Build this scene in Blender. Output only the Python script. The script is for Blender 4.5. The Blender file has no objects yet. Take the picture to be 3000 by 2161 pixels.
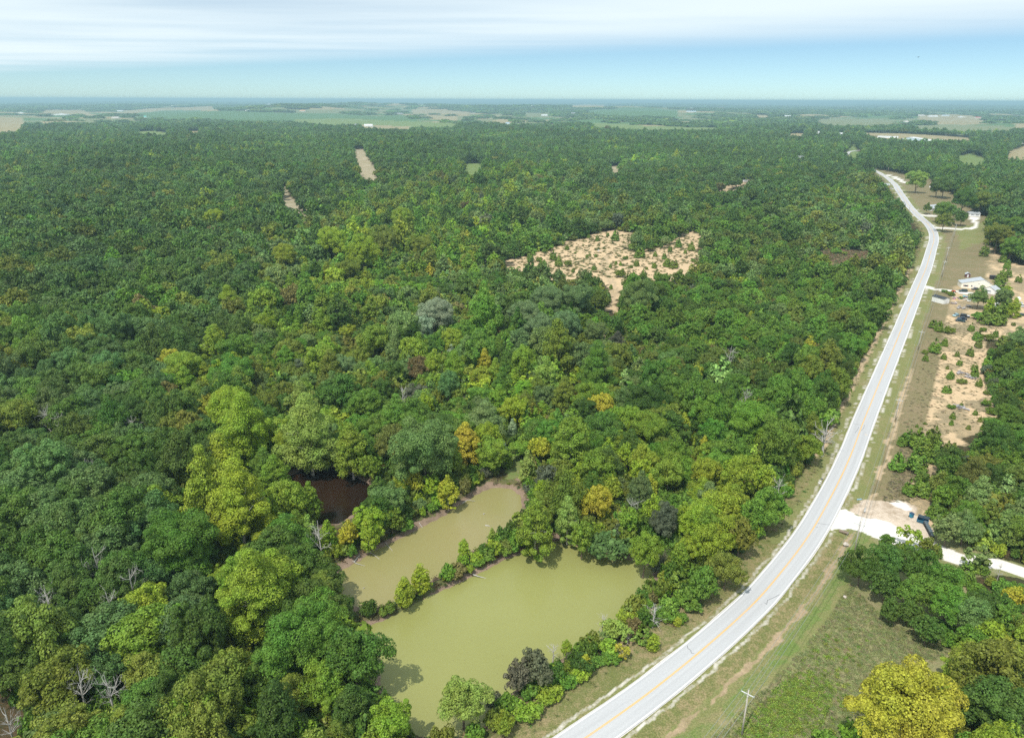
import bpy, bmesh, math, random
import numpy as np
from mathutils import Matrix, Vector

# ---------------------------------------------------------------- camera, world, sun, exposure
W0, H0 = 3000.0, 2161.0          # the photograph's own pixel grid
FPX = 2080.0
CAMH = 110.0
PITCH = math.radians(20.74)
ROLL = math.radians(0.19)
SUN_EL = math.radians(60.0)
SUN_AZ = math.radians(215.0)     # compass bearing of the sun seen from the camera (0 = straight ahead, 90 = right)
random.seed(4)
rng = np.random.default_rng(11)

sc = bpy.context.scene
C = sc.collection
cam_d = bpy.data.cameras.new("camera")
cam = bpy.data.objects.new("camera", cam_d)
C.objects.link(cam)
cam_d.sensor_width = 36.0
cam_d.lens = 36.0 * FPX / W0
cam_d.clip_start = 0.5
cam_d.clip_end = 150000.0
ROT = Matrix.Rotation(math.pi / 2 - PITCH, 3, 'X') @ Matrix.Rotation(ROLL, 3, 'Z')
cam.matrix_world = Matrix.Translation((0, 0, CAMH)) @ ROT.to_4x4()
sc.camera = cam
RN = np.array(ROT)

world = bpy.data.worlds.new("World")
sc.world = world
world.use_nodes = True
wt = world.node_tree
for n in list(wt.nodes):
    wt.nodes.remove(n)
def wn(t, **k):
    n = wt.nodes.new(t)
    for a, b in k.items():
        setattr(n, a, b)
    return n
w_out = wn('ShaderNodeOutputWorld')
w_bg = wn('ShaderNodeBackground')
w_bg.inputs['Strength'].default_value = 0.14
sky = wn('ShaderNodeTexSky', sky_type='NISHITA', sun_disc=False)
sky.sun_elevation = SUN_EL
sky.sun_rotation = SUN_AZ
sky.altitude = 300
sky.air_density = 0.5
sky.dust_density = 0.3
sky.ozone_density = 1.6
tint = wn('ShaderNodeMix', data_type='RGBA', blend_type='MULTIPLY')
tint.inputs[0].default_value = 1.0
tint.inputs[7].default_value = (0.74, 0.83, 0.76, 1)
wt.links.new(sky.outputs[0], tint.inputs[6])
# high cirrus: noise laid on a plane high above the ground (direction divided by its height)
tc = wn('ShaderNodeTexCoord')
sep = wn('ShaderNodeSeparateXYZ')
wt.links.new(tc.outputs['Generated'], sep.inputs[0])
zc = wn('ShaderNodeMath', operation='MAXIMUM'); zc.inputs[1].default_value = 0.02
wt.links.new(sep.outputs[2], zc.inputs[0])
dx = wn('ShaderNodeMath', operation='DIVIDE'); dy = wn('ShaderNodeMath', operation='DIVIDE')
wt.links.new(sep.outputs[0], dx.inputs[0]); wt.links.new(zc.outputs[0], dx.inputs[1])
wt.links.new(sep.outputs[1], dy.inputs[0]); wt.links.new(zc.outputs[0], dy.inputs[1])
cmb = wn('ShaderNodeCombineXYZ')
wt.links.new(dx.outputs[0], cmb.inputs[0]); wt.links.new(dy.outputs[0], cmb.inputs[1])
mp = wn('ShaderNodeMapping')
mp.inputs['Rotation'].default_value = (0, 0, math.radians(33))
mp.inputs['Scale'].default_value = (0.10, 0.24, 1)
wt.links.new(cmb.outputs[0], mp.inputs[0])
cn = wn('ShaderNodeTexNoise'); cn.inputs['Scale'].default_value = 1.3
cn.inputs['Detail'].default_value = 9; cn.inputs['Roughness'].default_value = 0.45
cn.inputs['Distortion'].default_value = 0.15
wt.links.new(mp.outputs[0], cn.inputs[0])
# the sheet of cirrus has an edge: everything beyond a line over the ground plane is clear air
ln1 = wn('ShaderNodeMath', operation='MULTIPLY'); ln1.inputs[1].default_value = 0.65
wt.links.new(dx.outputs[0], ln1.inputs[0])
ln2 = wn('ShaderNodeMath', operation='ADD')
wt.links.new(dy.outputs[0], ln2.inputs[0]); wt.links.new(ln1.outputs[0], ln2.inputs[1])
edge = wn('ShaderNodeMapRange', interpolation_type='SMOOTHSTEP')
edge.inputs['From Min'].default_value = 20; edge.inputs['From Max'].default_value = 11
edge.inputs['To Min'].default_value = 0.0; edge.inputs['To Max'].default_value = 1.0
wt.links.new(ln2.outputs[0], edge.inputs[0])
cr = wn('ShaderNodeMapRange', interpolation_type='SMOOTHSTEP')
cr.inputs['From Min'].default_value = 0.02; cr.inputs['From Max'].default_value = 0.66
cr.inputs['To Max'].default_value = 0.97
wt.links.new(cn.outputs[0], cr.inputs[0])
cm = wn('ShaderNodeMath', operation='MULTIPLY')
wt.links.new(edge.outputs[0], cm.inputs[0]); wt.links.new(cr.outputs[0], cm.inputs[1])
cmix = wn('ShaderNodeMix', data_type='RGBA')
cmix.inputs[7].default_value = (5.3, 6.05, 6.35, 1)
wt.links.new(cm.outputs[0], cmix.inputs[0])
wt.links.new(tint.outputs[2], cmix.inputs[6])
wt.links.new(cmix.outputs[2], w_bg.inputs[0])
wt.links.new(w_bg.outputs[0], w_out.inputs[0])

sun_d = bpy.data.lights.new("sun", 'SUN')
sun_d.energy = 3.3
sun_d.angle = math.radians(0.6)
sun_d.color = (1.0, 0.95, 0.87)
sun = bpy.data.objects.new("sun", sun_d)
C.objects.link(sun)
sdir = Vector((math.sin(SUN_AZ) * math.cos(SUN_EL), math.cos(SUN_AZ) * math.cos(SUN_EL), math.sin(SUN_EL)))
sun.rotation_euler = sdir.to_track_quat('Z', 'Y').to_euler()
sun.location = (0, 0, 400)

sc.view_settings.view_transform = 'Standard'
sc.view_settings.look = 'None'
sc.view_settings.exposure = 0.25
sc.view_settings.gamma = 1.0
sc.render.engine = 'CYCLES'
sc.cycles.max_bounces = 4
sc.cycles.diffuse_bounces = 3
sc.cycles.glossy_bounces = 2
sc.cycles.transmission_bounces = 2
sc.cycles.volume_bounces = 0
sc.cycles.transparent_max_bounces = 4
sc.cycles.use_denoising = False

# ---------------------------------------------------------------- terrain height and photo <-> ground
def sstep(a, b, x):
    t = np.clip((np.asarray(x, float) - a) / (b - a), 0, 1)
    return t * t * (3 - 2 * t)
WAVES = {}
def waves(lam, seed):
    if (lam, seed) not in WAVES:
        r_ = np.random.default_rng(seed)
        w = []
        for k in range(5):
            a = r_.uniform(0, math.pi)
            l = lam * r_.uniform(0.6, 1.7)
            w.append((math.cos(a) * 2 * math.pi / l, math.sin(a) * 2 * math.pi / l, float(r_.uniform(0, 6.3))))
        WAVES[lam, seed] = w
    return WAVES[lam, seed]
def wav(x, y, lam, seed):
    s = 0
    for a, b, c in waves(lam, seed):
        s = s + np.sin(x * a + y * b + c)
    return s / 5 * 1.6
def wav1(x, y, lam, seed):
    return sum(math.sin(x * a + y * b + c) for a, b, c in waves(lam, seed)) / 5 * 1.6
def ss1(a, b, x):
    t = (x - a) / (b - a)
    t = 0.0 if t < 0 else (1.0 if t > 1 else t)
    return t * t * (3 - 2 * t)
BUMPS = ((-0.285, 6500, 62, 620, 900), (-0.18, 9500, 60, 1500, 900), (0.06, 8200, 46, 2200, 700), (0.2, 6000, 26, 900, 500), (-0.5, 9500, 30, 1600, 900))
def height1(x, y):
    r = math.hypot(x, y)
    h = 0.0
    if r > 260: h += ss1(260, 1300, r) * 6.5 * wav1(x, y, 520, 3)
    if r > 2200: h += ss1(2200, 5500, r) * 6 * wav1(x, y, 2100, 7)
    if r > 9000: h += ss1(9000, 20000, r) * 40 * wav1(x, y, 6500, 9)
    h += 9 * ss1(-60, -260, x) * ss1(60, 420, y) * (1 - ss1(1500, 2600, r))
    if r > 2500:
        for ax, d, hh, sx, sy in BUMPS:
            h += hh * math.exp(-((x - ax * d) / sx) ** 2 - ((y - d) / sy) ** 2)
    return h
def height(x, y):
    if np.ndim(x) == 0: return height1(float(x), float(y))
    x = np.asarray(x, float); y = np.asarray(y, float)
    r = np.hypot(x, y)
    h = sstep(260, 1300, r) * 6.5 * wav(x, y, 520, 3)
    h = h + sstep(2200, 5500, r) * 6 * wav(x, y, 2100, 7)
    h = h + sstep(9000, 20000, r) * 40 * wav(x, y, 6500, 9)
    h = h + 9 * sstep(-60, -260, x) * sstep(60, 420, y) * (1 - sstep(1500, 2600, r))
    for ax, d, hh, sx, sy in BUMPS:
        h = h + hh * np.exp(-((x - ax * d) / sx) ** 2 - ((y - d) / sy) ** 2)
    return h
def project(x, y, z):
    P = np.stack([np.asarray(x, float), np.asarray(y, float), np.asarray(z, float) - CAMH], -1) @ RN   # rows times R = R^T p
    d = -P[..., 2]
    ok = d > 1.0
    dd = np.where(ok, d, 1.0)
    u = np.where(ok, W0 / 2 + FPX * P[..., 0] / dd, -9e4)
    v = np.where(ok, H0 / 2 - FPX * P[..., 1] / dd, -9e4)
    return u, v, d
def unproj(u, v, dz=0.0):
    """Point of the ground (raised by dz) seen at photo pixel (u, v)."""
    d = RN @ np.array([(u - W0 / 2) / FPX, -(v - H0 / 2) / FPX, -1.0])
    t = 30.0
    prev = t
    while t < 60000:
        p = d * t
        if CAMH + p[2] < float(height(p[0], p[1])) + dz:
            break
        prev = t
        t *= 1.01
    a, b = prev, t
    for _ in range(30):
        m = (a + b) / 2
        p = d * m
        if CAMH + p[2] < float(height(p[0], p[1])) + dz:
            b = m
        else:
            a = m
    p = d * b
    return float(p[0]), float(p[1])
def ppm(x, y, z=0.0):
    return FPX / float(project(x, y, z)[2])
def in_poly(px, py, poly):
    px = np.asarray(px, float); py = np.asarray(py, float)
    inside = np.zeros(px.shape, bool)
    n = len(poly)
    for i in range(n):
        x1, y1 = poly[i]; x2, y2 = poly[(i + 1) % n]
        if y1 == y2:
            continue
        c = ((y1 > py) != (y2 > py)) & (px < (x2 - x1) * (py - y1) / (y2 - y1) + x1)
        inside ^= c
    return inside
def dist_poly(px, py, pts, closed=True):
    px = np.asarray(px, float); py = np.asarray(py, float)
    best = np.full(px.shape, 1e9)
    side = np.zeros(px.shape)
    m = len(pts) if closed else len(pts) - 1
    for i in range(m):
        x1, y1 = pts[i]; x2, y2 = pts[(i + 1) % len(pts)]
        ex, ey = x2 - x1, y2 - y1
        L = ex * ex + ey * ey + 1e-9
        t = np.clip(((px - x1) * ex + (py - y1) * ey) / L, 0, 1)
        qx, qy = px - (x1 + t * ex), py - (y1 + t * ey)
        d = np.hypot(qx, qy)
        s = (px - x1) * ey - (py - y1) * ex
        u = d < best
        best = np.where(u, d, best)
        side = np.where(u, s, side)
    return best, side
def smooth_line(pts, step):
    P = [np.array(p, float) for p in pts]
    P = [2 * P[0] - P[1]] + P + [2 * P[-1] - P[-2]]
    out = []
    for i in range(1, len(P) - 2):
        a, b, c, d = P[i - 1:i + 3]
        n = max(1, int(np.linalg.norm(c - b) / step))
        for k in range(n):
            t = k / n
            out.append(0.5 * ((2 * b) + (c - a) * t + (2 * a - 5 * b + 4 * c - d) * t * t + (3 * b - a - 3 * c + d) * t ** 3))
    out.append(P[-2])
    return np.array(out)

# ---------------------------------------------------------------- what stands where, read from the photograph (pixels)
ROAD_PX = [(1718, 2161), (2000, 1953), (2200, 1778), (2274, 1695), (2351, 1597), (2393, 1532), (2427, 1470), (2454, 1418),
           (2476, 1372), (2501, 1313), (2527, 1242), (2547, 1193), (2585, 1100), (2627, 998), (2658, 921), (2689, 844),
           (2714, 782), (2729, 730), (2736, 703), (2733, 680), (2717, 656), (2698, 640), (2666, 607), (2648, 581),
           (2633, 559), (2619, 538), (2603, 524), (2585, 512), (2555, 497)]
road_c = [unproj(u, v) for u, v in ROAD_PX]
p0 = np.array(road_c[0]); d0 = np.array(road_c[0]) - np.array(road_c[1]); d0 /= np.linalg.norm(d0)
road_c = [tuple(p0 + d0 * 120 + np.array((-25, 10))), tuple(p0 + d0 * 50 + np.array((-4, 1)))] + road_c
p1 = np.array(road_c[-1])
q2 = np.array(unproj(2481, 453)); q3 = np.array(unproj(2505, 442))
road_c += [tuple((p1 + q2) / 2 + np.array((-25, 0))), tuple(q2), tuple(q3), tuple(q3 + (q3 - q2) * 1.2 + np.array((60, 0)))]
ROAD = smooth_line(road_c, 2.0)
# light smoothing of the hand-read points
for _ in range(12):
    ROAD[1:-1] = 0.25 * ROAD[:-2] + 0.5 * ROAD[1:-1] + 0.25 * ROAD[2:]
ROAD_LO = ROAD[::5]

LOWER_POND_PX = [(1065, 1836), (1121, 1815), (1176, 1788), (1247, 1747), (1318, 1718), (1382, 1688), (1435, 1662),
                 (1476, 1638), (1529, 1621), (1588, 1600), (1635, 1578), (1682, 1594), (1718, 1612), (1800, 1625), (1859, 1641),
                 (1925, 1668), (1905, 1715), (1868, 1757), (1838, 1800), (1790, 1858), (1722, 1898), (1648, 1930), (1575, 1960),
                 (1540, 1990), (1495, 2045), (1450, 2100), (1380, 2160), (1270, 2175), (1200, 2150), (1165, 2110), (1130, 2050),
                 (1110, 1990), (1075, 1915), (1055, 1870)]
UPPER_POND_PX = [(970, 1695), (1000, 1666), (1047, 1642), (1106, 1607), (1165, 1580), (1212, 1556), (1240, 1538), (1300, 1508),
                 (1329, 1488), (1365, 1468), (1394, 1446), (1435, 1428), (1494, 1428), (1526, 1448), (1532, 1482), (1520, 1520),
                 (1490, 1560), (1440, 1588), (1375, 1622), (1322, 1672), (1270, 1700), (1200, 1744), (1140, 1776), (1080, 1792),
                 (1010, 1770), (975, 1725)]
DARK_POND_PX = [(845, 1396), (905, 1362), (970, 1366), (1047, 1396), (1100, 1425), (1095, 1460), (1045, 1500), (994, 1535),
                (925, 1540), (866, 1510), (840, 1450)]
SMALL_POND_PX = [(1600, 1150), (1640, 1138), (1690, 1136), (1720, 1150), (1725, 1185), (1690, 1198), (1640, 1182)]
LOWER_SEEN = [(1094, 1830), (1247, 1750), (1435, 1665), (1588, 1610), (1640, 1590), (1800, 1635), (1905, 1665), (1829, 1724), (1753, 1824), (1612, 1885), (1518, 1895), (1465, 1990), (1440, 2040),
              (1430, 1990), (1356, 1970), (1290, 2020), (1270, 2120), (1223, 2112), (1200, 2080), (1160, 2020), (1150, 1960), (1100, 1894)]
UPPER_SEEN = [(968, 1702), (990, 1678), (1106, 1616), (1212, 1575), (1300, 1525), (1394, 1455), (1500, 1440), (1510, 1500), (1470, 1560), (1365, 1605), (1300, 1665), (1165, 1740), (1060, 1765), (1000, 1735)]
def world_poly(px):
    return [unproj(u, v, -1.2) for u, v in px]
PONDS = [world_poly(p) for p in (LOWER_POND_PX, UPPER_POND_PX, DARK_POND_PX, SMALL_POND_PX)]
WATER_Z = -1.2

CLEARING = [(1479, 763), (1543, 751), (1617, 729), (1655, 711), (1713, 696), (1753, 680), (1806, 674), (1830, 683), (1861, 676),
            (1868, 686), (1845, 706), (1821, 722), (1868, 740), (1945, 724), (1975, 702), (2022, 677), (2056, 686), (2056, 763), (2025, 790),
            (1975, 806), (1914, 806), (1837, 815), (1825, 838), (1812, 905), (1770, 900), (1783, 856), (1772, 825), (1747, 816),
            (1667, 812), (1605, 799), (1559, 784), (1482, 784)]
PATH_A = [(815, 548), (845, 546), (852, 575), (880, 598), (914, 616), (905, 622), (862, 609), (833, 588), (818, 565)]
PATH_B = [(1030, 437), (1072, 438), (1085, 470), (1112, 512), (1062, 508), (1042, 475)]
GREEN_GAP = [(1352, 486), (1380, 478), (1418, 480), (1412, 500), (1360, 502)]
RV_TRACK = [(2090, 560), (2130, 543), (2170, 532), (2200, 524), (2215, 520), (2212, 530), (2180, 542), (2140, 554), (2100, 566)]
MARSH = [(2388, 738), (2440, 728), (2520, 735), (2590, 733), (2580, 752), (2510, 768), (2470, 778), (2400, 756)]
BARE_S = [(1782, 488), (1818, 484), (1822, 500), (1790, 504)]
TRAIL2 = [(1756, 920), (1768, 925), (1778, 960), (1782, 1000), (1770, 1000), (1764, 960)]
GULLY = [(1490, 1400), (1480, 1340), (1500, 1300), (1530, 1300), (1530, 1350), (1560, 1395), (1540, 1450), (1440, 1440), (1400, 1465), (1380, 1450), (1430, 1405)]
# (fields are stretched a little in height below)
# fields far off: (polygon, kind)
FAR_FIELDS = [
    ([(384, 323), (507, 317), (661, 324), (838, 329), (1000, 334), (1106, 341), (1180, 336), (1220, 350), (1250, 362), (1000, 350), (860, 350), (728, 350), (640, 347), (573, 343), (419, 341)], 'soy'),
    ([(860, 350), (1000, 347), (1250, 358), (1338, 360), (1342, 372), (1141, 372), (1000, 366), (960, 364), (870, 358)], 'lime'),
    ([(1055, 366), (1200, 371), (1210, 380), (1060, 376)], 'tan'),
    ([(110, 321), (265, 322), (262, 332), (120, 331)], 'tan'),
    ([(344, 325), (440, 318), (640, 310), (645, 320), (500, 319), (380, 328)], 'tan'),
    ([(-60, 342), (70, 345), (66, 385), (-60, 392)], 'tan'),
    ([(398, 386), (440, 383), (498, 388), (496, 396), (400, 395)], 'lime'),
    ([(1203, 320), (1300, 319), (1375, 328), (1370, 334), (1290, 330), (1210, 325)], 'tan'),
    ([(1251, 337), (1342, 340), (1342, 347), (1260, 343)], 'tan'),
    ([(1525, 329), (1622, 331), (1622, 338), (1530, 337)], 'pale'),
    ([(1661, 306), (1790, 308), (1780, 312), (1661, 311)], 'tan'),
    ([(1705, 324), (1800, 317), (1900, 315), (1985, 324), (1983, 336), (1850, 338), (1760, 334)], 'soy'),
    ([(1732, 360), (1850, 364), (1900, 370), (2110, 374), (2110, 381), (1900, 380), (1740, 372)], 'lime'),
    ([(1996, 338), (2044, 338), (2040, 346), (1996, 346)], 'pale'),
    ([(2203, 334), (2264, 338), (2260, 345), (2205, 342)], 'tan'),
    ([(2375, 352), (2450, 347), (2560, 348), (2640, 352), (2630, 360), (2540, 364), (2420, 362)], 'pale'),
    ([(2661, 368), (2760, 364), (2900, 368), (2970, 372), (2968, 382), (2850, 384), (2700, 378)], 'pale'),
    ([(2529, 389), (2640, 391), (2770, 398), (2850, 404), (2850, 411), (2640, 411), (2530, 395)], 'tan'),
    ([(2309, 391), (2361, 391), (2361, 398), (2309, 398)], 'tan'),
    ([(2692, 337), (2790, 334), (2886, 344), (2890, 354), (2760, 352), (2692, 345)], 'tan'),
    ([(2970, 362), (3060, 362), (3060, 373), (2970, 372)], 'tan'),
    ([(2794, 458), (2850, 448), (2875, 462), (2897, 466), (2880, 482), (2840, 484), (2815, 476)], 'lime'),
    ([(2939, 462), (2960, 440), (3000, 428), (3090, 425), (3090, 470), (3000, 470)], 'tan'),
    ([(540, 384), (590, 384), (590, 392), (545, 392)], 'tan'),
    ([(2490, 424), (2506, 424), (2520, 470), (2535, 492), (2562, 500), (2540, 488), (2505, 458), (2480, 445)], 'lime'),
]
E_FOREST = [
    [(2890, 1000), (2960, 990), (3300, 985), (3300, 1700), (2960, 1648), (2870, 1608), (2800, 1582), (2755, 1530), (2715, 1430), (2760, 1380), (2800, 1300),
     (2860, 1270), (2930, 1235), (2905, 1150), (2880, 1100), (2900, 1050)],
    [(2880, 1690), (2990, 1700), (3300, 1760), (3300, 2500), (2860, 2500), (2740, 2161), (2860, 2000), (2850, 1930), (2800, 1850), (2840, 1800)],
    [(2556, 480), (2580, 498), (2640, 508), (2676, 520), (2725, 522), (2742, 548), (2775, 560), (2830, 592), (2848, 622), (2905, 640), (2892, 690), (2905, 735),
     (2960, 770), (3010, 780), (3300, 790), (3300, 300), (2556, 400)],
]
# colour and kind of the wood, cell by cell (24 columns of 125 px, 18 rows of 100 px from y = 380)
GRID = ["oooooooooooooooooooooooo",
        "oooooooocmgggmooooocmmoo",
        "ooooooomggggmmmmccmmmooo",
        "oooooommyyygmmmccccmmmmo",
        "oooooomyygmmmmccccccmmmm",
        "ooooooygmmmmgccccccccccm",
        "oooooyymmgggmmgccccccccc",
        "ooooyymmgggyggmmmmggmccc",
        "oooooogyggmmyggggggmmmcc",
        "ooooooyggmgyyyggyygmmccc",
        "ooooyygggggyyygyyyyggmcm",
        "ooooyyyyyyyyyyyyyyymmmmm",
        "oooogygggyyygggyyygmmmmm",
        "ooooogygggggggggggmmccmm",
        "ooogoogggogggggggmmggggg",
        "ooogogggggggggmmmgmggggg",
        "oogooggggggggmmyymgggggg",
        "ggoggggggggggmmyyggggggg"]
PAL = {
    'dark green': (0.114, 0.187, 0.036), 'deep green': (0.101, 0.175, 0.028), 'blue-green': (0.128, 0.214, 0.060), 'mid green': (0.152, 0.271, 0.035),
    'bright green': (0.226, 0.338, 0.036), 'olive': (0.213, 0.259, 0.038), 'grey-green': (0.190, 0.278, 0.079), 'yellow-green': (.300, .385, .036),
    'golden yellow': (.440, .430, .045), 'russet brown': (0.222, 0.195, 0.066), 'cedar green': (0.143, 0.217, 0.028),
    'dull olive': (0.179, 0.225, 0.041), 'silvery green': (0.314, 0.416, 0.244), 'dusky grey': (0.135, 0.155, 0.090), 'pale green': (0.304, 0.413, 0.082),
}
MIX = {   # letter -> (kinds with weights), (palette with weights), mean crown radius, spacing class
    'o': ((('broad', 1.0),), (('dark green', 5), ('blue-green', 2.4), ('deep green', 2.6), ('olive', 1.6), ('mid green', 2.0), ('yellow-green', .12), ('russet brown', .15)), 5.0),
    'g': ((('broad', .5), ('tall', .15), ('bush', .25), ('cone', .1)), (('mid green', 4), ('deep green', 2), ('bright green', 1.3), ('olive', 1.6), ('grey-green', 1.5), ('yellow-green', .45), ('russet brown', .2), ('dusky grey', .15), ('blue-green', 1)), 3.9),
    'm': ((('broad', .4), ('tall', .08), ('bush', .27), ('cone', .25)), (('mid green', 3), ('deep green', 2.4), ('grey-green', 2.2), ('olive', 2), ('dull olive', 1.5), ('bright green', .5), ('russet brown', .25), ('dusky grey', .2), ('yellow-green', .2)), 3.6),
    'c': ((('cone', .55), ('broad', .30), ('bush', .15)), (('cedar green', 5), ('mid green', 3), ('deep green', 2.2), ('dull olive', 1.6), ('olive', 1), ('grey-green', .9), ('bright green', .35), ('yellow-green', .15)), 3.5),
    'y': ((('broad', .45), ('tall', .3), ('bush', .2), ('cone', .05)), (('yellow-green', 4.2), ('bright green', 2.6), ('mid green', 2.6), ('olive', 1.5), ('golden yellow', .35), ('deep green', .9), ('dusky grey', .25), ('grey-green', .8)), 3.8),
}

def open_land(X, Y, R_):
    """pasture and stubble between the far woods"""
    q = wav(X, Y * .45, 1500, 51) + .4 * wav(X, Y * .6, 520, 52)
    return (R_ > 3200) & (R_ < 17000) & (q < -.12)

# ---------------------------------------------------------------- helpers: objects, tags, materials
def tag(o, label=None, cat=None, group=None, kind=None):
    if label: o['label'] = label
    if cat: o['category'] = cat
    if group: o['group'] = group
    if kind: o['kind'] = kind
    return o
def raw_mesh(name, V, F, mats=(), smooth=False, mi=None):
    me = bpy.data.meshes.new(name)
    V = np.asarray(V, np.float32).reshape(-1, 3)
    if isinstance(F, np.ndarray):
        k = F.shape[1]
        me.vertices.add(len(V)); me.vertices.foreach_set('co', V.ravel())
        me.loops.add(F.size); me.loops.foreach_set('vertex_index', F.astype(np.int32).ravel())
        me.polygons.add(len(F))
        me.polygons.foreach_set('loop_start', np.arange(0, F.size, k, dtype=np.int32))
        me.polygons.foreach_set('loop_total', np.full(len(F), k, np.int32))
        if mi is not None:
            me.polygons.foreach_set('material_index', np.asarray(mi, np.int32))
        if smooth:
            me.polygons.foreach_set('use_smooth', np.ones(len(F), bool))
        me.update(calc_edges=True)
        me.validate()
    else:
        me.from_pydata([tuple(map(float, v)) for v in V], [], [tuple(f) for f in F])
        if mi is not None:
            me.polygons.foreach_set('material_index', np.asarray(mi, np.int32))
        if smooth:
            me.polygons.foreach_set('use_smooth', np.ones(len(me.polygons), bool))
        me.update()
    for m in mats:
        me.materials.append(m)
    return me
def obj(name, me, parent=None, loc=None, rot=0.0, scale=None):
    o = bpy.data.objects.new(name, me)
    C.objects.link(o)
    if parent is not None: o.parent = parent
    if loc is not None: o.location = loc
    if rot: o.rotation_euler = (0, 0, rot)
    if scale is not None: o.scale = scale
    return o
class MB:
    """collects boxes, tubes and panels into one mesh"""
    def __init__(s): s.v = []; s.f = []
    def add(s, v, f):
        n = len(s.v); s.v += [tuple(p) for p in v]; s.f += [tuple(i + n for i in q) for q in f]; return s
    def box(s, x0, x1, y0, y1, z0, z1):
        return s.add([(x0, y0, z0), (x1, y0, z0), (x1, y1, z0), (x0, y1, z0), (x0, y0, z1), (x1, y0, z1), (x1, y1, z1), (x0, y1, z1)],
                     [(3, 2, 1, 0), (4, 5, 6, 7), (0, 1, 5, 4), (1, 2, 6, 5), (2, 3, 7, 6), (3, 0, 4, 7)])
    def tube(s, pts, rad, n=6):
        pts = [Vector(p) for p in pts]
        rad = rad if isinstance(rad, (list, tuple)) else [rad] * len(pts)
        base = len(s.v)
        for i, p in enumerate(pts):
            t = (pts[min(i + 1, len(pts) - 1)] - pts[max(i - 1, 0)]).normalized()
            a = t.orthogonal().normalized() if abs(t.z) > .9 else t.cross(Vector((0, 0, 1))).normalized()
            b = t.cross(a)
            for k in range(n):
                w = 2 * math.pi * k / n
                s.v.append(tuple(p + (a * math.cos(w) + b * math.sin(w)) * rad[i]))
        for i in range(len(pts) - 1):
            for k in range(n):
                q = base + i * n
                s.f.append((q + k, q + (k + 1) % n, q + n + (k + 1) % n, q + n + k))
        s.f.append(tuple(base + k for k in reversed(range(n))))
        s.f.append(tuple(base + (len(pts) - 1) * n + k for k in range(n)))
        return s
    def lathe(s, prof, n=16, cx=0, cy=0):
        base = len(s.v)
        for r, z in prof:
            for k in range(n):
                w = 2 * math.pi * k / n
                s.v.append((cx + r * math.cos(w), cy + r * math.sin(w), z))
        for i in range(len(prof) - 1):
            for k in range(n):
                q = base + i * n
                s.f.append((q + k, q + (k + 1) % n, q + n + (k + 1) % n, q + n + k))
        s.f.append(tuple(base + (len(prof) - 1) * n + k for k in range(n)))
        return s
    def prism(s, poly, y0, y1):
        """outline in x,z extruded along y"""
        n = len(poly)
        v = [(x, y0, z) for x, z in poly] + [(x, y1, z) for x, z in poly]
        f = [tuple(range(n)), tuple(range(2 * n - 1, n - 1, -1))]
        f += [((i + 1) % n, i, i + n, (i + 1) % n + n) for i in range(n)]
        return s.add(v, f)
    def build(s, name, mat, parent=None, smooth=False, bevel=0):
        me = raw_mesh(name, s.v, s.f, [mat], smooth)
        o = obj(name, me, parent)
        if bevel:
            m = o.modifiers.new('bevel', 'BEVEL'); m.width = bevel; m.segments = 2; m.limit_method = 'ANGLE'
        return o
def empty(name, loc, rot=0.0):
    o = bpy.data.objects.new(name, None)
    C.objects.link(o); o.location = loc; o.rotation_euler = (0, 0, rot); o.empty_display_size = 0.5
    return o

def nmat(name):
    m = bpy.data.materials.new(name); m.use_nodes = True
    t = m.node_tree
    b = t.nodes['Principled BSDF']
    return m, t, b
def simple(name, col, rough=.6, metal=0.0, var=.12, scale=3.0, spec=.4):
    """painted or raw surface with a little uneven wear"""
    m, t, b = nmat(name)
    co = t.nodes.new('ShaderNodeTexCoord'); no = t.nodes.new('ShaderNodeTexNoise')
    no.inputs['Scale'].default_value = scale; no.inputs['Detail'].default_value = 4
    t.links.new(co.outputs['Object'], no.inputs[0])
    mr = t.nodes.new('ShaderNodeMapRange'); mr.inputs['To Min'].default_value = 1 - var; mr.inputs['To Max'].default_value = 1 + var
    t.links.new(no.outputs[0], mr.inputs[0])
    mx = t.nodes.new('ShaderNodeMix'); mx.data_type = 'RGBA'; mx.blend_type = 'MULTIPLY'; mx.inputs[0].default_value = 1
    mx.inputs[6].default_value = (*col, 1)
    t.links.new(mr.outputs[0], mx.inputs[7]); t.links.new(mx.outputs[2], b.inputs['Base Color'])
    b.inputs['Roughness'].default_value = rough; b.inputs['Metallic'].default_value = metal
    b.inputs['Specular IOR Level'].default_value = spec
    return m

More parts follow.
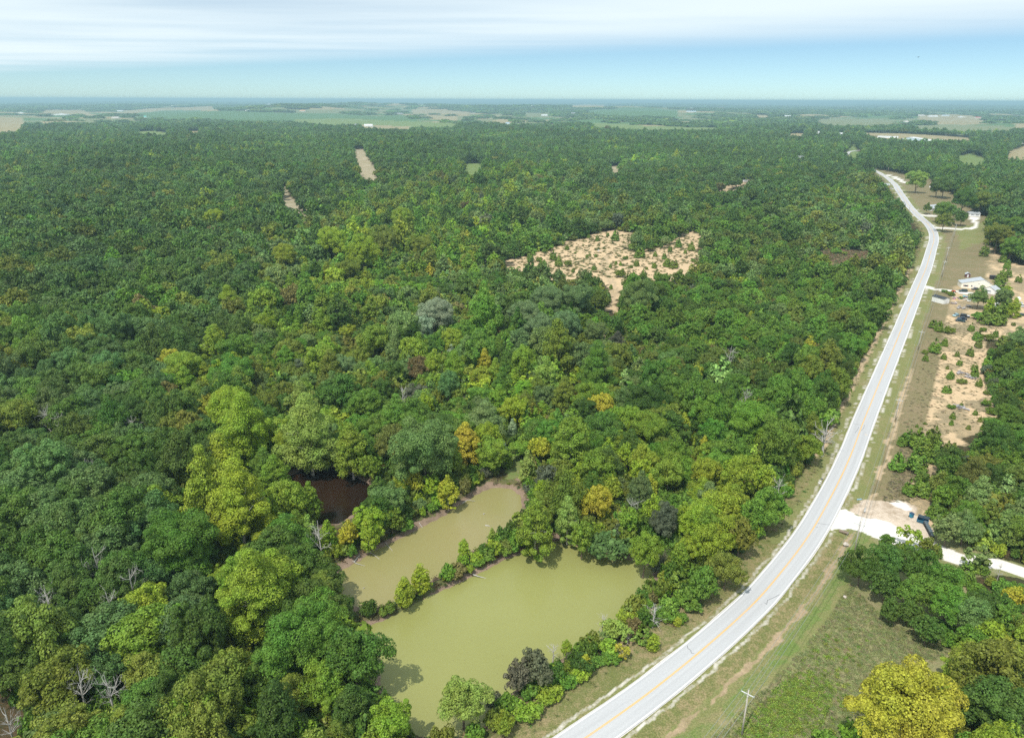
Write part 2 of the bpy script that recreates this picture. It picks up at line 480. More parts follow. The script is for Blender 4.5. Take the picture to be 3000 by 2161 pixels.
# ---------------------------------------------------------------- ground
def make_ground():
    rr = [4.0]
    while rr[-1] < 62000:
        r = rr[-1]
        rr.append(r + min(max(.55, r * r / 72000), max(.55, .016 * r)))
    rr = np.array(rr)
    az = np.concatenate([np.arange(-180, -48, 4.0), np.arange(-48, 48, .19), np.arange(48, 180, 4.0)])
    az = np.radians(az)
    NR, NA = len(rr), len(az)
    R_, A_ = np.meshgrid(rr, az, indexing='ij')
    X = R_ * np.sin(A_); Y = R_ * np.cos(A_)
    Z = height(X, Y)
    near = (R_ < 420) & (np.abs(A_) < .9)
    xs, ys = X[near], Y[near]
    dz = np.zeros(xs.shape)
    pond_in = np.zeros(xs.shape, bool)
    for k, P in enumerate(PONDS):
        d, _ = dist_poly(xs, ys, P)
        ins = in_poly(xs, ys, P)
        d = d + .5 * np.sin(xs * 1.1) * np.sin(ys * 1.3)
        out = -2.0 * np.clip(1 - d / 3.2, 0, 1) ** 1.3 * .55
        dz = np.minimum(dz, np.where(ins, -1.1 - .45 * np.clip(d, 0, 3), out))
    Z[near] += dz
    # the road stands on a low bank, a ditch runs beside it
    m2 = (R_ < 2100) & (X > -60)
    xr, yr = X[m2], Y[m2]
    droad, side = dist_poly(xr, yr, [tuple(p) for p in ROAD_LO], closed=False)
    dz = .12 * (1 - sstep(4.0, 6.5, droad)) - .55 * np.exp(-((droad - 9.0) / 2.2) ** 2) * (side > 0) * sstep(2200, 300, yr)
    Z[m2] += dz
    # ground cover: colour A, colour B and how much of B shows
    n1 = wav(X, Y, 14, 21); n2 = wav(X, Y, 5, 22)
    jx = n1 * 1.4 + n2 * .5; jy = wav(X, Y, 11, 23) * 2.0
    U, V_, D_ = project(X + jx, Y + jy, height(X, Y))
    kinds = {
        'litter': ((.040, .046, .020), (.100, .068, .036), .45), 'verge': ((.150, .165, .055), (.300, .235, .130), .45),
        'field': ((.205, .225, .090), (.275, .240, .130), .47), 'weeds': ((.215, .245, .080), (.20, .195, .085), .45),
        'dry': ((.270, .220, .135), (.460, .345, .205), .44), 'bare': ((.600, .440, .275), (.390, .310, .180), .40),
        'lawn': ((.190, .170, .085), (.250, .195, .115), .45), 'mown': ((.190, .205, .075), (.260, .225, .110), .40),
        'soil': ((.500, .375, .245), (.310, .255, .140), .42), 'soy': ((.085, .165, .060), (.105, .175, .055), .4),
        'lime': ((.150, .215, .065), (.200, .225, .085), .4), 'pale': ((.175, .205, .100), (.23, .22, .12), .4), 'tan': ((.34, .28, .16), (.22, .21, .10), .4),
        'mud': ((.280, .205, .150), (.17, .125, .09), .4), 'gravel': ((.78, .74, .69), (.52, .45, .37), .25), 'pad': ((.600, .500, .400), (.36, .28, .20), .40),
        'marsh': ((.210, .130, .085), (.14, .155, .06), .45), 'bank': ((.165, .130, .070), (.10, .12, .04), .5), 'ditch': ((.145, .205, .055), (.21, .21, .09), .45), 'chips': ((.62, .58, .52), (.22, .21, .10), .50),
        'redsoil': ((.400, .300, .195), (.270, .220, .120), .45), 'path': ((.420, .350, .250), (.250, .230, .120), .45),
    }
    keys = list(kinds)
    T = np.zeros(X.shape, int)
    def put(mask, k): T[mask] = keys.index(k)
    ol = open_land(X, Y, R_); fsel = wav(X, Y, 700, 77)
    put(ol, 'pale'); put(ol & (fsel > .25), 'tan'); put(ol & (fsel < -.35), 'soy')
    for poly, k in FAR_FIELDS:
        hpx = FPX * 15 / np.maximum(D_, 1)
        put((in_poly(U, V_, poly) | in_poly(U, V_ - hpx, poly)) & (R_ > 900), k)
    # east of the road
    droadf = np.full(X.shape, 999.0); sidef = np.zeros(X.shape)
    droadf[m2] = droad; sidef[m2] = side
    inz = (Y > 30) & (Y < 1260)
    fo = np.zeros(X.shape, bool)
    for p in E_FOREST: fo |= in_poly(U, V_, p)
    far_e = (sidef > 0) & (droadf < 420) & inz
    east = far_e & ~fo
    put(east, 'dry')
    n3 = wav(X, Y, 26, 31)
    put(east & (n3 + .35 * n2 > .35) & (V_ > 700), 'bare')
    put(east & in_poly(U, V_, [(2560, 1230), (2640, 1080), (2760, 1060), (2900, 1020), (2990, 1100), (2900, 1160), (2780, 1200), (2700, 1215), (2620, 1225)]) & (n1 > -.5), 'bare')
    put(east & in_poly(U, V_, [(2820, 980), (2900, 960), (3000, 860), (3100, 860), (3100, 1010), (2900, 1040)]) & (n1 > -.2), 'bare')
    put(east & (V_ < 705) , 'lawn')
    put(east & in_poly(U, V_, [(2770, 690), (2900, 660), (2900, 760), (2880, 830), (2740, 840), (2770, 760)]), 'lawn')
    put(east & in_poly(U, V_, [(2740, 680), (2880, 650), (2895, 705), (2820, 730), (2760, 720)]) , 'mown')
    put(east & in_poly(U, V_, [(2520, 1260), (2640, 1270), (2680, 1380), (2690, 1460), (2480, 1460)]), 'lawn')
    put(east & (V_ > 1545), 'field')
    put(east & in_poly(U, V_, [(2230, 2040), (2330, 1960), (2400, 2000), (2440, 2080), (2380, 2200), (2200, 2200)]) & (n1 + .6 * n2 > .1), 'weeds')
    put(far_e & (droadf < 19) & ~fo & (V_ < 1500), 'lawn'); put(far_e & (droadf < 15 + 2 * n1) & ~fo & ((V_ > 1500) | (droadf < 9)), 'mown')
    put(far_e & (V_ > 1560) & (droadf > 5) & (droadf < 8.0), 'verge')
    put(far_e & (V_ > 1560) & (np.abs(droadf - 8.9 + .5 * n2) < .6 + .5 * n1) & (n3 > -1.0), 'redsoil')
    put(far_e & (V_ > 1560) & (np.abs(droadf - 12.0 + .6 * n1) < 1.3 + .7 * n2) & (n1 + .5 * n3 > -.55), 'ditch')
    put(far_e & (V_ < 1500) & (V_ > 1080) & (np.abs(droadf - 10 + 1.0 * n1) < .8 + .4 * n2) & (n3 > -.7) & ~fo, 'soil')
    west = (sidef < 0) & (droadf < 10.8) & inz
    put(west, 'verge')
    put(west & (droadf < 7.5) , 'mown')
    put(west & (V_ < 1330) & (V_ > 790) & (droadf > 8.0) & (n2 > -.9), 'soil')
    put((sidef < 0) & (droadf > 5) & (droadf < 16) & (V_ > 1590), 'verge')
    Ur, Vr, _ = project(X + jx * 4, Y + jy * 3, height(X, Y))
    put((in_poly(Ur, Vr, CLEARING) | in_poly(Ur, Vr - 16, CLEARING)) & (R_ < 2500), 'bare')
    dn_ = droadf + .35 * n2 + .2 * n1
    put((np.abs(dn_ - 4.65) < .27) & (sidef > 0) & inz, 'chips'); put((np.abs(dn_ - 4.7) < .3) & (sidef < 0) & inz, 'chips')
    for poly, k in ( (PATH_A, 'path'), (PATH_B, 'path'), (GREEN_GAP, 'lime'), (RV_TRACK, 'soil'), (MARSH, 'marsh'), (BARE_S, 'path'), (TRAIL2, 'soil'), (GULLY, 'verge')):
        put((in_poly(U, V_, poly) | in_poly(U, V_ - FPX * 8 / np.maximum(D_, 1), poly)) & (R_ < 2500), k)
    put(in_poly(U, V_, [(1440, 1385), (1530, 1370), (1535, 1460), (1420, 1450)]) & (T == keys.index('verge')) & (V_ > 1400), 'mud')
    put(in_poly(U, V_, [(1470, 1300), (1530, 1300), (1540, 1395), (1480, 1400)]), 'ditch')
    for k, P in enumerate(PONDS):
        sub = np.zeros(X.shape, bool); sub[near] = True
        d = np.full(X.shape, 99.0); d[near] = dist_poly(xs, ys, P)[0]
        put(sub & (d < 3.4), 'bank'); put(sub & (d < 1.5 + .6 * n2), 'mud')
    gr = [(2433, 1492), (2470, 1482), (2500, 1500), (2560, 1524), (2640, 1552), (2720, 1585), (2800, 1612), (2880, 1632), (3000, 1660), (3300, 1730),
          (3300, 1775), (3000, 1692), (2900, 1664), (2800, 1643), (2700, 1622), (2620, 1596), (2560, 1575), (2500, 1552), (2450, 1538), (2425, 1545)]
    put(in_poly(U, V_, [(2480, 1485), (2540, 1462), (2620, 1462), (2672, 1478), (2700, 1520), (2740, 1580), (2790, 1610), (2700, 1590), (2560, 1530)]), 'pad')
    put(in_poly(U, V_, [(2598, 1470), (2640, 1467), (2664, 1482), (2666, 1496), (2640, 1492), (2608, 1480)]), 'gravel')
    put(in_poly(U, V_, gr), 'gravel')
    for line, w in (([(2712, 840), (2740, 845), (2763, 850), (2800, 853), (2850, 862), (2885, 866)], 2.6), ([(2727, 660), (2745, 666), (2767, 669), (2817, 671), (2847, 669), (2862, 661), (2858, 650), (2850, 640)], 2.2),
                    ([(2692, 630), (2738, 631)], 4.5), ([(2625, 540), (2660, 541), (2718, 544)], 2.8), ([(2603, 514), (2630, 523), (2652, 536)], 4)):
        wl = [unproj(a, b) for a, b in line]
        s2 = m2.copy(); d = np.full(X.shape, 99.0)
        d[m2] = dist_poly(xr, yr, wl, closed=False)[0]
        put(d < w + .3 * n2, 'gravel')
    put(in_poly(U, V_, [(2836, 634), (2872, 635), (2876, 641), (2858, 650), (2842, 644)]), 'gravel')
    tr = [unproj(a, b) for a, b in [(1862, 684), (1840, 712), (1800, 735), (1775, 755), (1765, 790), (1790, 820), (1803, 850), (1785, 890)]]
    sub = (np.abs(X) < 400) & (Y > 300) & (Y < 900)
    d = np.full(X.shape, 99.0); d[sub] = dist_poly(X[sub], Y[sub], tr, closed=False)[0]
    put((np.abs(d - 1.3) < 1.0), 'soil')
    KA = np.array([kinds[k][0] for k in keys]); KB = np.array([kinds[k][1] for k in keys]); KM = np.array([kinds[k][2] for k in keys])
    CA = np.concatenate([KA[T], np.ones(T.shape)[..., None]], -1).reshape(-1, 4)
    CB = np.concatenate([KB[T], KM[T][..., None]], -1).reshape(-1, 4)
    idx = np.arange(NR * NA).reshape(NR, NA)
    a = idx[:-1, :]; b = idx[1:, :]
    F = np.stack([a, np.roll(a, -1, 1), np.roll(b, -1, 1), b], -1).reshape(-1, 4)
    Vt = np.stack([X, Y, Z], -1).reshape(-1, 3)
    # close the hole under the camera
    Vt = np.vstack([Vt, [[0, 0, 0]]])
    cf = np.stack([idx[0], np.full(NA, NR * NA), np.full(NA, NR * NA), np.roll(idx[0], -1)], -1)
    m, t, bs = nmat('ground_cover')
    L = t.links; N = t.nodes
    def nn(ty, **k):
        n = N.new(ty)
        for q, w in k.items(): setattr(n, q, w)
        return n
    ga = nn('ShaderNodeAttribute', attribute_name='cover_a'); gb = nn('ShaderNodeAttribute', attribute_name='cover_b')
    co = nn('ShaderNodeTexCoord')
    f1 = nn('ShaderNodeTexNoise'); f1.inputs['Scale'].default_value = .55; f1.inputs['Detail'].default_value = 9; f1.inputs['Roughness'].default_value = .68
    f2 = nn('ShaderNodeTexNoise'); f2.inputs['Scale'].default_value = .07; f2.inputs['Detail'].default_value = 6; f2.inputs['Roughness'].default_value = .6
    f3 = nn('ShaderNodeTexNoise'); f3.inputs['Scale'].default_value = 3.2; f3.inputs['Detail'].default_value = 5; f3.inputs['Roughness'].default_value = .7
    for f in (f1, f2, f3): L.new(co.outputs['Object'], f.inputs[0])
    ad = nn('ShaderNodeMath', operation='MULTIPLY_ADD'); ad.inputs[1].default_value = .8
    L.new(f1.outputs[0], ad.inputs[0]); 
    ml = nn('ShaderNodeMath', operation='MULTIPLY'); ml.inputs[1].default_value = .7
    L.new(f2.outputs[0], ml.inputs[0]); L.new(ml.outputs[0], ad.inputs[2])      # ~0.75 mean
    ad2 = nn('ShaderNodeMath', operation='MULTIPLY_ADD'); ad2.inputs[1].default_value = .45
    L.new(f3.outputs[0], ad2.inputs[0]); L.new(ad.outputs[0], ad2.inputs[2])    # ~0.97 mean
    pl = nn('ShaderNodeMath', operation='ADD'); L.new(ad2.outputs[0], pl.inputs[0]); L.new(gb.outputs['Alpha'], pl.inputs[1])
    st = nn('ShaderNodeMapRange', interpolation_type='SMOOTHSTEP'); st.inputs['From Min'].default_value = 1.30; st.inputs['From Max'].default_value = 1.62
    L.new(pl.outputs[0], st.inputs[0])
    mx = nn('ShaderNodeMix', data_type='RGBA'); L.new(st.outputs[0], mx.inputs[0]); L.new(ga.outputs['Color'], mx.inputs[6]); L.new(gb.outputs['Color'], mx.inputs[7])
    br = nn('ShaderNodeMapRange'); br.inputs['From Min'].default_value = .3; br.inputs['From Max'].default_value = .7; br.inputs['To Min'].default_value = .55; br.inputs['To Max'].default_value = 1.45
    L.new(f3.outputs[0], br.inputs[0])
    mu = nn('ShaderNodeMix', data_type='RGBA', blend_type='MULTIPLY'); mu.inputs[0].default_value = .8
    L.new(mx.outputs[2], mu.inputs[6]); L.new(br.outputs[0], mu.inputs[7])
    L.new(mu.outputs[2], bs.inputs['Base Color'])
    bs.inputs['Roughness'].default_value = .95; bs.inputs['Specular IOR Level'].default_value = .1
    bp = nn('ShaderNodeBump'); bp.inputs['Strength'].default_value = .55; bp.inputs['Distance'].default_value = .35
    L.new(f1.outputs[0], bp.inputs['Height']); L.new(bp.outputs[0], bs.inputs['Normal'])
    me = raw_mesh('ground', Vt, F, [m], smooth=True)
    for nm, cc in (('cover_a', CA), ('cover_b', CB)):
        at = me.attributes.new(nm, 'FLOAT_COLOR', 'POINT')
        cc = np.vstack([cc, cc[:1]]).astype(np.float32)
        at.data.foreach_set('color', cc.ravel())
    o = obj('ground', me)
    tag(o, kind='structure')
    return o
make_ground()

# ---------------------------------------------------------------- water
def water(name, P, col, rough, fleck, label_kind='structure', second=None):
    c = np.mean(P, 0)
    Q = []
    n = len(P)
    area = sum(P[i][0] * P[(i + 1) % n][1] - P[(i + 1) % n][0] * P[i][1] for i in range(n))
    sg = 1 if area > 0 else -1
    for i in range(n):
        a = np.array(P[i - 1]); b = np.array(P[i]); d = np.array(P[(i + 1) % n])
        t = d - a; t /= np.linalg.norm(t)
        Q.append(b + sg * np.array([t[1], -t[0]]) * 1.0)
    V = [(q[0], q[1], WATER_Z) for q in Q]
    m, t, b = nmat(name + '_surface')
    L = t.links
    co = t.nodes.new('ShaderNodeTexCoord')
    n1 = t.nodes.new('ShaderNodeTexNoise'); n1.inputs['Scale'].default_value = .035; n1.inputs['Detail'].default_value = 3
    n2 = t.nodes.new('ShaderNodeTexNoise'); n2.inputs['Scale'].default_value = 2.2; n2.inputs['Detail'].default_value = 6; n2.inputs['Roughness'].default_value = .75
    L.new(co.outputs['Object'], n1.inputs[0]); L.new(co.outputs['Object'], n2.inputs[0])
    mx = t.nodes.new('ShaderNodeMix'); mx.data_type = 'RGBA'
    mx.inputs[6].default_value = (*col, 1); mx.inputs[7].default_value = (*(second or [k * .88 for k in col]), 1)
    r1 = t.nodes.new('ShaderNodeMapRange'); r1.inputs['From Min'].default_value = .35; r1.inputs['From Max'].default_value = .65
    L.new(n1.outputs[0], r1.inputs[0]); L.new(r1.outputs[0], mx.inputs[0])
    # floating specks
    vo = t.nodes.new('ShaderNodeTexVoronoi'); vo.inputs['Scale'].default_value = .45; vo.inputs['Randomness'].default_value = 1.0
    L.new(co.outputs['Object'], vo.inputs['Vector'])
    sp = t.nodes.new('ShaderNodeMapRange'); sp.inputs['From Min'].default_value = .060; sp.inputs['From Max'].default_value = .045
    L.new(vo.outputs['Distance'], sp.inputs[0])
    sc2 = t.nodes.new('ShaderNodeMapRange'); sc2.inputs['From Min'].default_value = .35; sc2.inputs['From Max'].default_value = .6; sc2.inputs['To Min'].default_value = .97; sc2.inputs['To Max'].default_value = 1.03
    L.new(n2.outputs[0], sc2.inputs[0])
    mu = t.nodes.new('ShaderNodeMix'); mu.data_type = 'RGBA'; mu.blend_type = 'MULTIPLY'; mu.inputs[0].default_value = 1
    L.new(mx.outputs[2], mu.inputs[6]); L.new(sc2.outputs[0], mu.inputs[7])
    ms = t.nodes.new('ShaderNodeMix'); ms.data_type = 'RGBA'; ms.inputs[7].default_value = (*fleck, 1)
    fm = t.nodes.new('ShaderNodeMath'); fm.operation = 'MULTIPLY'; fm.inputs[1].default_value = .7
    L.new(sp.outputs[0], fm.inputs[0]); L.new(fm.outputs[0], ms.inputs[0]); L.new(mu.outputs[2], ms.inputs[6])
    L.new(ms.outputs[2], b.inputs['Base Color'])
    b.inputs['Roughness'].default_value = rough; b.inputs['IOR'].default_value = 1.33; b.inputs['Specular IOR Level'].default_value = .5
    bp = t.nodes.new('ShaderNodeBump'); bp.inputs['Strength'].default_value = .12; bp.inputs['Distance'].default_value = .1
    L.new(n2.outputs[0], bp.inputs['Height']); L.new(bp.outputs[0], b.inputs['Normal'])
    o = obj(name, raw_mesh(name, V, [tuple(range(n))], [m]))
    if area < 0:
        o.data.flip_normals()
    tag(o, kind='structure')
water('pond_water', PONDS[0], (.262, .268, .088), .25, (.18, .17, .07), second=(.276, .282, .096))
water('silty_pond_water', PONDS[1], (.290, .255, .110), .25, (.18, .14, .07), second=(.268, .250, .098))
water('dark_pond_water', PONDS[2], (.012, .008, .006), .10, (.12, .08, .04), second=(.030, .016, .008))
water('small_pond_water', PONDS[3], (.030, .015, .008), .12, (.12, .08, .04), second=(.050, .022, .010))

# ---------------------------------------------------------------- road
def road_z(x, y):
    return height(x, y)
TAN = np.gradient(ROAD, axis=0); TAN /= np.linalg.norm(TAN, axis=1)[:, None]
NOR = np.stack([TAN[:, 1], -TAN[:, 0]], 1)          # points to the right of the way away from the camera
SEG = np.concatenate([[0], np.cumsum(np.linalg.norm(np.diff(ROAD, axis=0), axis=1))])
def strip(name, o0, o1, dz, mat, jag0=0.0, jag1=0.0, rows=None, thick=0.0, seed=1, cond=None):
    r_ = np.random.default_rng(seed)
    V = []; F = []
    n = len(ROAD)
    ker = np.array([.1, .2, .4, .2, .1])
    j0 = np.convolve(r_.normal(0, 1, n), ker, 'same') * jag0
    j1 = np.convolve(r_.normal(0, 1, n), ker, 'same') * jag1
    cs = [0, 1] if rows is None else rows
    k = len(cs)
    for i in range(n):
        a = o0 + j0[i]; b = o1 + j1[i]
        for c in cs:
            q = ROAD[i] + NOR[i] * (a + (b - a) * c)
            V.append((q[0], q[1], float(height(ROAD[i][0], ROAD[i][1])) + dz))
    for i in range(n - 1):
        if cond is not None and not cond(i): continue
        for c in range(k - 1):
            F.append((i * k + c, i * k + c + 1, (i + 1) * k + c + 1, (i + 1) * k + c))
    me = raw_mesh(name, V, F, [mat])
    at = me.attributes.new('along', 'FLOAT', 'POINT')
    at.data.foreach_set('value', np.repeat(SEG, k).astype(np.float32))
    ac = me.attributes.new('across', 'FLOAT', 'POINT')
    ac.data.foreach_set('value', np.tile(np.array([o0 + (o1 - o0) * c for c in cs], np.float32), n))
    o = obj(name, me)
    tag(o, kind='structure')
    return o
def road_mat():
    m, t, b = nmat('pale_chip_seal')
    L = t.links
    al = t.nodes.new('ShaderNodeAttribute'); al.attribute_name = 'along'
    ac = t.nodes.new('ShaderNodeAttribute'); ac.attribute_name = 'across'
    cb = t.nodes.new('ShaderNodeCombineXYZ'); L.new(al.outputs['Fac'], cb.inputs[0]); L.new(ac.outputs['Fac'], cb.inputs[1])
    mpn = t.nodes.new('ShaderNodeMapping'); mpn.inputs['Scale'].default_value = (.025, .9, 1); L.new(cb.outputs[0], mpn.inputs[0])
    n1 = t.nodes.new('ShaderNodeTexNoise'); n1.inputs['Scale'].default_value = 1; n1.inputs['Detail'].default_value = 5; L.new(mpn.outputs[0], n1.inputs[0])
    n2 = t.nodes.new('ShaderNodeTexNoise'); n2.inputs['Scale'].default_value = 2.5; n2.inputs['Detail'].default_value = 6; L.new(cb.outputs[0], n2.inputs[0])
    # two wheel tracks in each lane, a little more polished
    ab = t.nodes.new('ShaderNodeMath'); ab.operation = 'ABSOLUTE'; L.new(ac.outputs['Fac'], ab.inputs[0])
    sb = t.nodes.new('ShaderNodeMath'); sb.operation = 'SUBTRACT'; sb.inputs[1].default_value = 1.7; L.new(ab.outputs[0], sb.inputs[0])
    a2 = t.nodes.new('ShaderNodeMath'); a2.operation = 'ABSOLUTE'; L.new(sb.outputs[0], a2.inputs[0])
    s3 = t.nodes.new('ShaderNodeMath'); s3.operation = 'SUBTRACT'; s3.inputs[1].default_value = .85; L.new(a2.outputs[0], s3.inputs[0])
    a3 = t.nodes.new('ShaderNodeMath'); a3.operation = 'ABSOLUTE'; L.new(s3.outputs[0], a3.inputs[0])
    wr = t.nodes.new('ShaderNodeMapRange'); wr.interpolation_type = 'SMOOTHSTEP'; wr.inputs['From Min'].default_value = 0; wr.inputs['From Max'].default_value = .5
    wr.inputs['To Min'].default_value = 1.035; wr.inputs['To Max'].default_value = .985; L.new(a3.outputs[0], wr.inputs[0])
    r1 = t.nodes.new('ShaderNodeMapRange'); r1.inputs['From Min'].default_value = .3; r1.inputs['From Max'].default_value = .7; r1.inputs['To Min'].default_value = .94; r1.inputs['To Max'].default_value = 1.05; L.new(n1.outputs[0], r1.inputs[0])
    r2 = t.nodes.new('ShaderNodeMapRange'); r2.inputs['From Min'].default_value = .3; r2.inputs['From Max'].default_value = .7; r2.inputs['To Min'].default_value = .95; r2.inputs['To Max'].default_value = 1.05; L.new(n2.outputs[0], r2.inputs[0])
    p1_ = t.nodes.new('ShaderNodeMath'); p1_.operation = 'MULTIPLY'; L.new(r1.outputs[0], p1_.inputs[0]); L.new(r2.outputs[0], p1_.inputs[1])
    p2_ = t.nodes.new('ShaderNodeMath'); p2_.operation = 'MULTIPLY'; L.new(p1_.outputs[0], p2_.inputs[0]); L.new(wr.outputs[0], p2_.inputs[1])
    mu = t.nodes.new('ShaderNodeMix'); mu.data_type = 'RGBA'; mu.blend_type = 'MULTIPLY'; mu.inputs[0].default_value = 1; mu.inputs[6].default_value = (.470, .475, .485, 1)
    L.new(p2_.outputs[0], mu.inputs[7]); L.new(mu.outputs[2], b.inputs['Base Color'])
    b.inputs['Roughness'].default_value = .9; b.inputs['Specular IOR Level'].default_value = .2
    return m
HALF = 3.7
M_ROAD = road_mat()
M_WHITE = simple('road_paint_white', (.86, .85, .83), .7, var=.1, scale=1.5)
M_YEL = simple('road_paint_yellow', (.80, .44, .055), .7, var=.12, scale=.8)
M_SHG = simple('white_roadside_gravel', (.66, .62, .57), .95, var=.3, scale=1.2)
M_DARKC = simple('tar_sealed_crack', (.12, .12, .125), .6)
VIS = np.array([p[1] < 1900 for p in ROAD])
strip('road', -HALF, HALF, .26, M_ROAD, rows=[0, .1, .2, .3, .4, .5, .6, .7, .8, .9, 1])
strip('road_side', HALF, HALF + .12, .20, M_SHG, jag1=.08, seed=3)
strip('road_side', -HALF - .14, -HALF, .20, M_SHG, jag0=.08, seed=4)
strip('road_marking', HALF - .42, HALF - .22, .270, M_WHITE, jag0=.01, jag1=.01)
strip('road_marking', -HALF + .22, -HALF + .42, .270, M_WHITE, jag0=.01, jag1=.01)
strip('road_marking', -.17, -.05, .270, M_YEL, jag0=.012, jag1=.012)
strip('road_marking', .05, .17, .270, M_YEL, jag0=.012, jag1=.012)
def crack(u0, v0, pts):
    """a sealed crack across part of the road, from offsets (along, across) in metres at the road point nearest to the pixel"""
    x, y = unproj(u0, v0)
    i = int(np.argmin(np.hypot(ROAD[:, 0] - x, ROAD[:, 1] - y)))
    mb = MB(); V = []
    for s, a in pts:
        q = ROAD[i] + TAN[i] * s + NOR[i] * a
        V.append(q)
    hz = float(height(*ROAD[i])) + .275
    for k in range(len(V) - 1):
        d = V[k + 1] - V[k]; d /= np.linalg.norm(d); p = np.array([d[1], -d[0]]) * .05
        mb.add([(*(V[k] - p), hz), (*(V[k] + p), hz), (*(V[k + 1] + p), hz), (*(V[k + 1] - p), hz)], [(0, 1, 2, 3)])
    o = mb.build('road_crack', M_DARKC); tag(o, kind='structure')
for u, v, pts in ((2030, 1905, [(1.2, -2.9), (.5, -2.2), (.6, -1.6), (0, -1.0), (.3, -.5)]), (2393, 1530, [(-.4, .3), (0, 1.4), (.2, 2.2), (.9, 3.4)]),
                  (2390, 1538, [(-.4, .2), (-.3, .9)]), (2520, 1245, [(.2, -3.3), (0, -2.0), (.1, -.5)]), (2660, 900, [(.3, -3.2), (.2, -2), (0, -.6)]),
                  (2610, 1015, [(.3, -3.2), (.2, -2), (0, -.6)]), (2605, 1025, [(.5, -3.0), (-.1, -1.5)]), (2250, 1745, [(2.2, 3.0), (.5, 2.6), (-1.8, 1.8), (-3.3, 2.3), (-3.1, 1.7)]),
                  (2528, 1250, [(-5, .4), (-2, .8), (1, .75)]), (2518, 1258, [(-4, -1.2), (-1, -.9), (2, -.8)])):
    crack(u, v, pts)

# ---------------------------------------------------------------- foliage and bark
def foliage_mat(name, trans=.30, nscale=1.1):
    m, t, b = nmat(name)
    L = t.links
    at = t.nodes.new('ShaderNodeAttribute'); at.attribute_name = 'leaf_colour'; at.attribute_type = 'INSTANCER'
    ge = t.nodes.new('ShaderNodeNewGeometry')
    co = t.nodes.new('ShaderNodeTexCoord')
    no = t.nodes.new('ShaderNodeTexNoise'); no.inputs['Scale'].default_value = nscale; no.inputs['Detail'].default_value = 2
    L.new(co.outputs['Object'], no.inputs[0])
    hs = t.nodes.new('ShaderNodeHueSaturation')
    h1 = t.nodes.new('ShaderNodeMapRange'); h1.inputs['From Min'].default_value = .3; h1.inputs['From Max'].default_value = .7; h1.inputs['To Min'].default_value = .490; h1.inputs['To Max'].default_value = .522
    L.new(no.outputs[0], h1.inputs[0]); L.new(h1.outputs[0], hs.inputs['Hue'])
    v1 = t.nodes.new('ShaderNodeMapRange'); v1.inputs['To Min'].default_value = .58; v1.inputs['To Max'].default_value = 1.48
    L.new(ge.outputs['Random Per Island'], v1.inputs[0]); L.new(v1.outputs[0], hs.inputs['Value'])
    L.new(at.outputs['Color'], hs.inputs['Color'])
    L.new(hs.outputs[0], b.inputs['Base Color'])
    b.inputs['Roughness'].default_value = .55; b.inputs['Specular IOR Level'].default_value = .22
    tr = t.nodes.new('ShaderNodeBsdfTranslucent'); L.new(hs.outputs[0], tr.inputs[0])
    ms = t.nodes.new('ShaderNodeMixShader'); ms.inputs[0].default_value = trans
    out = t.nodes['Material Output']
    L.new(b.outputs[0], ms.inputs[1]); L.new(tr.outputs[0], ms.inputs[2]); L.new(ms.outputs[0], out.inputs[0])
    return m
M_LEAF = foliage_mat('leaves')
M_NEEDLE = foliage_mat('cedar_needles', .05, 2.0)
M_BARK = simple('grey_brown_bark', (.17, .13, .10), .9, var=.3, scale=2)
M_PALEBARK = simple('pale_bark', (.50, .47, .43), .85, var=.3, scale=2)
M_DEAD = simple('bleached_dead_wood', (.44, .42, .39), .85, var=.3, scale=2)

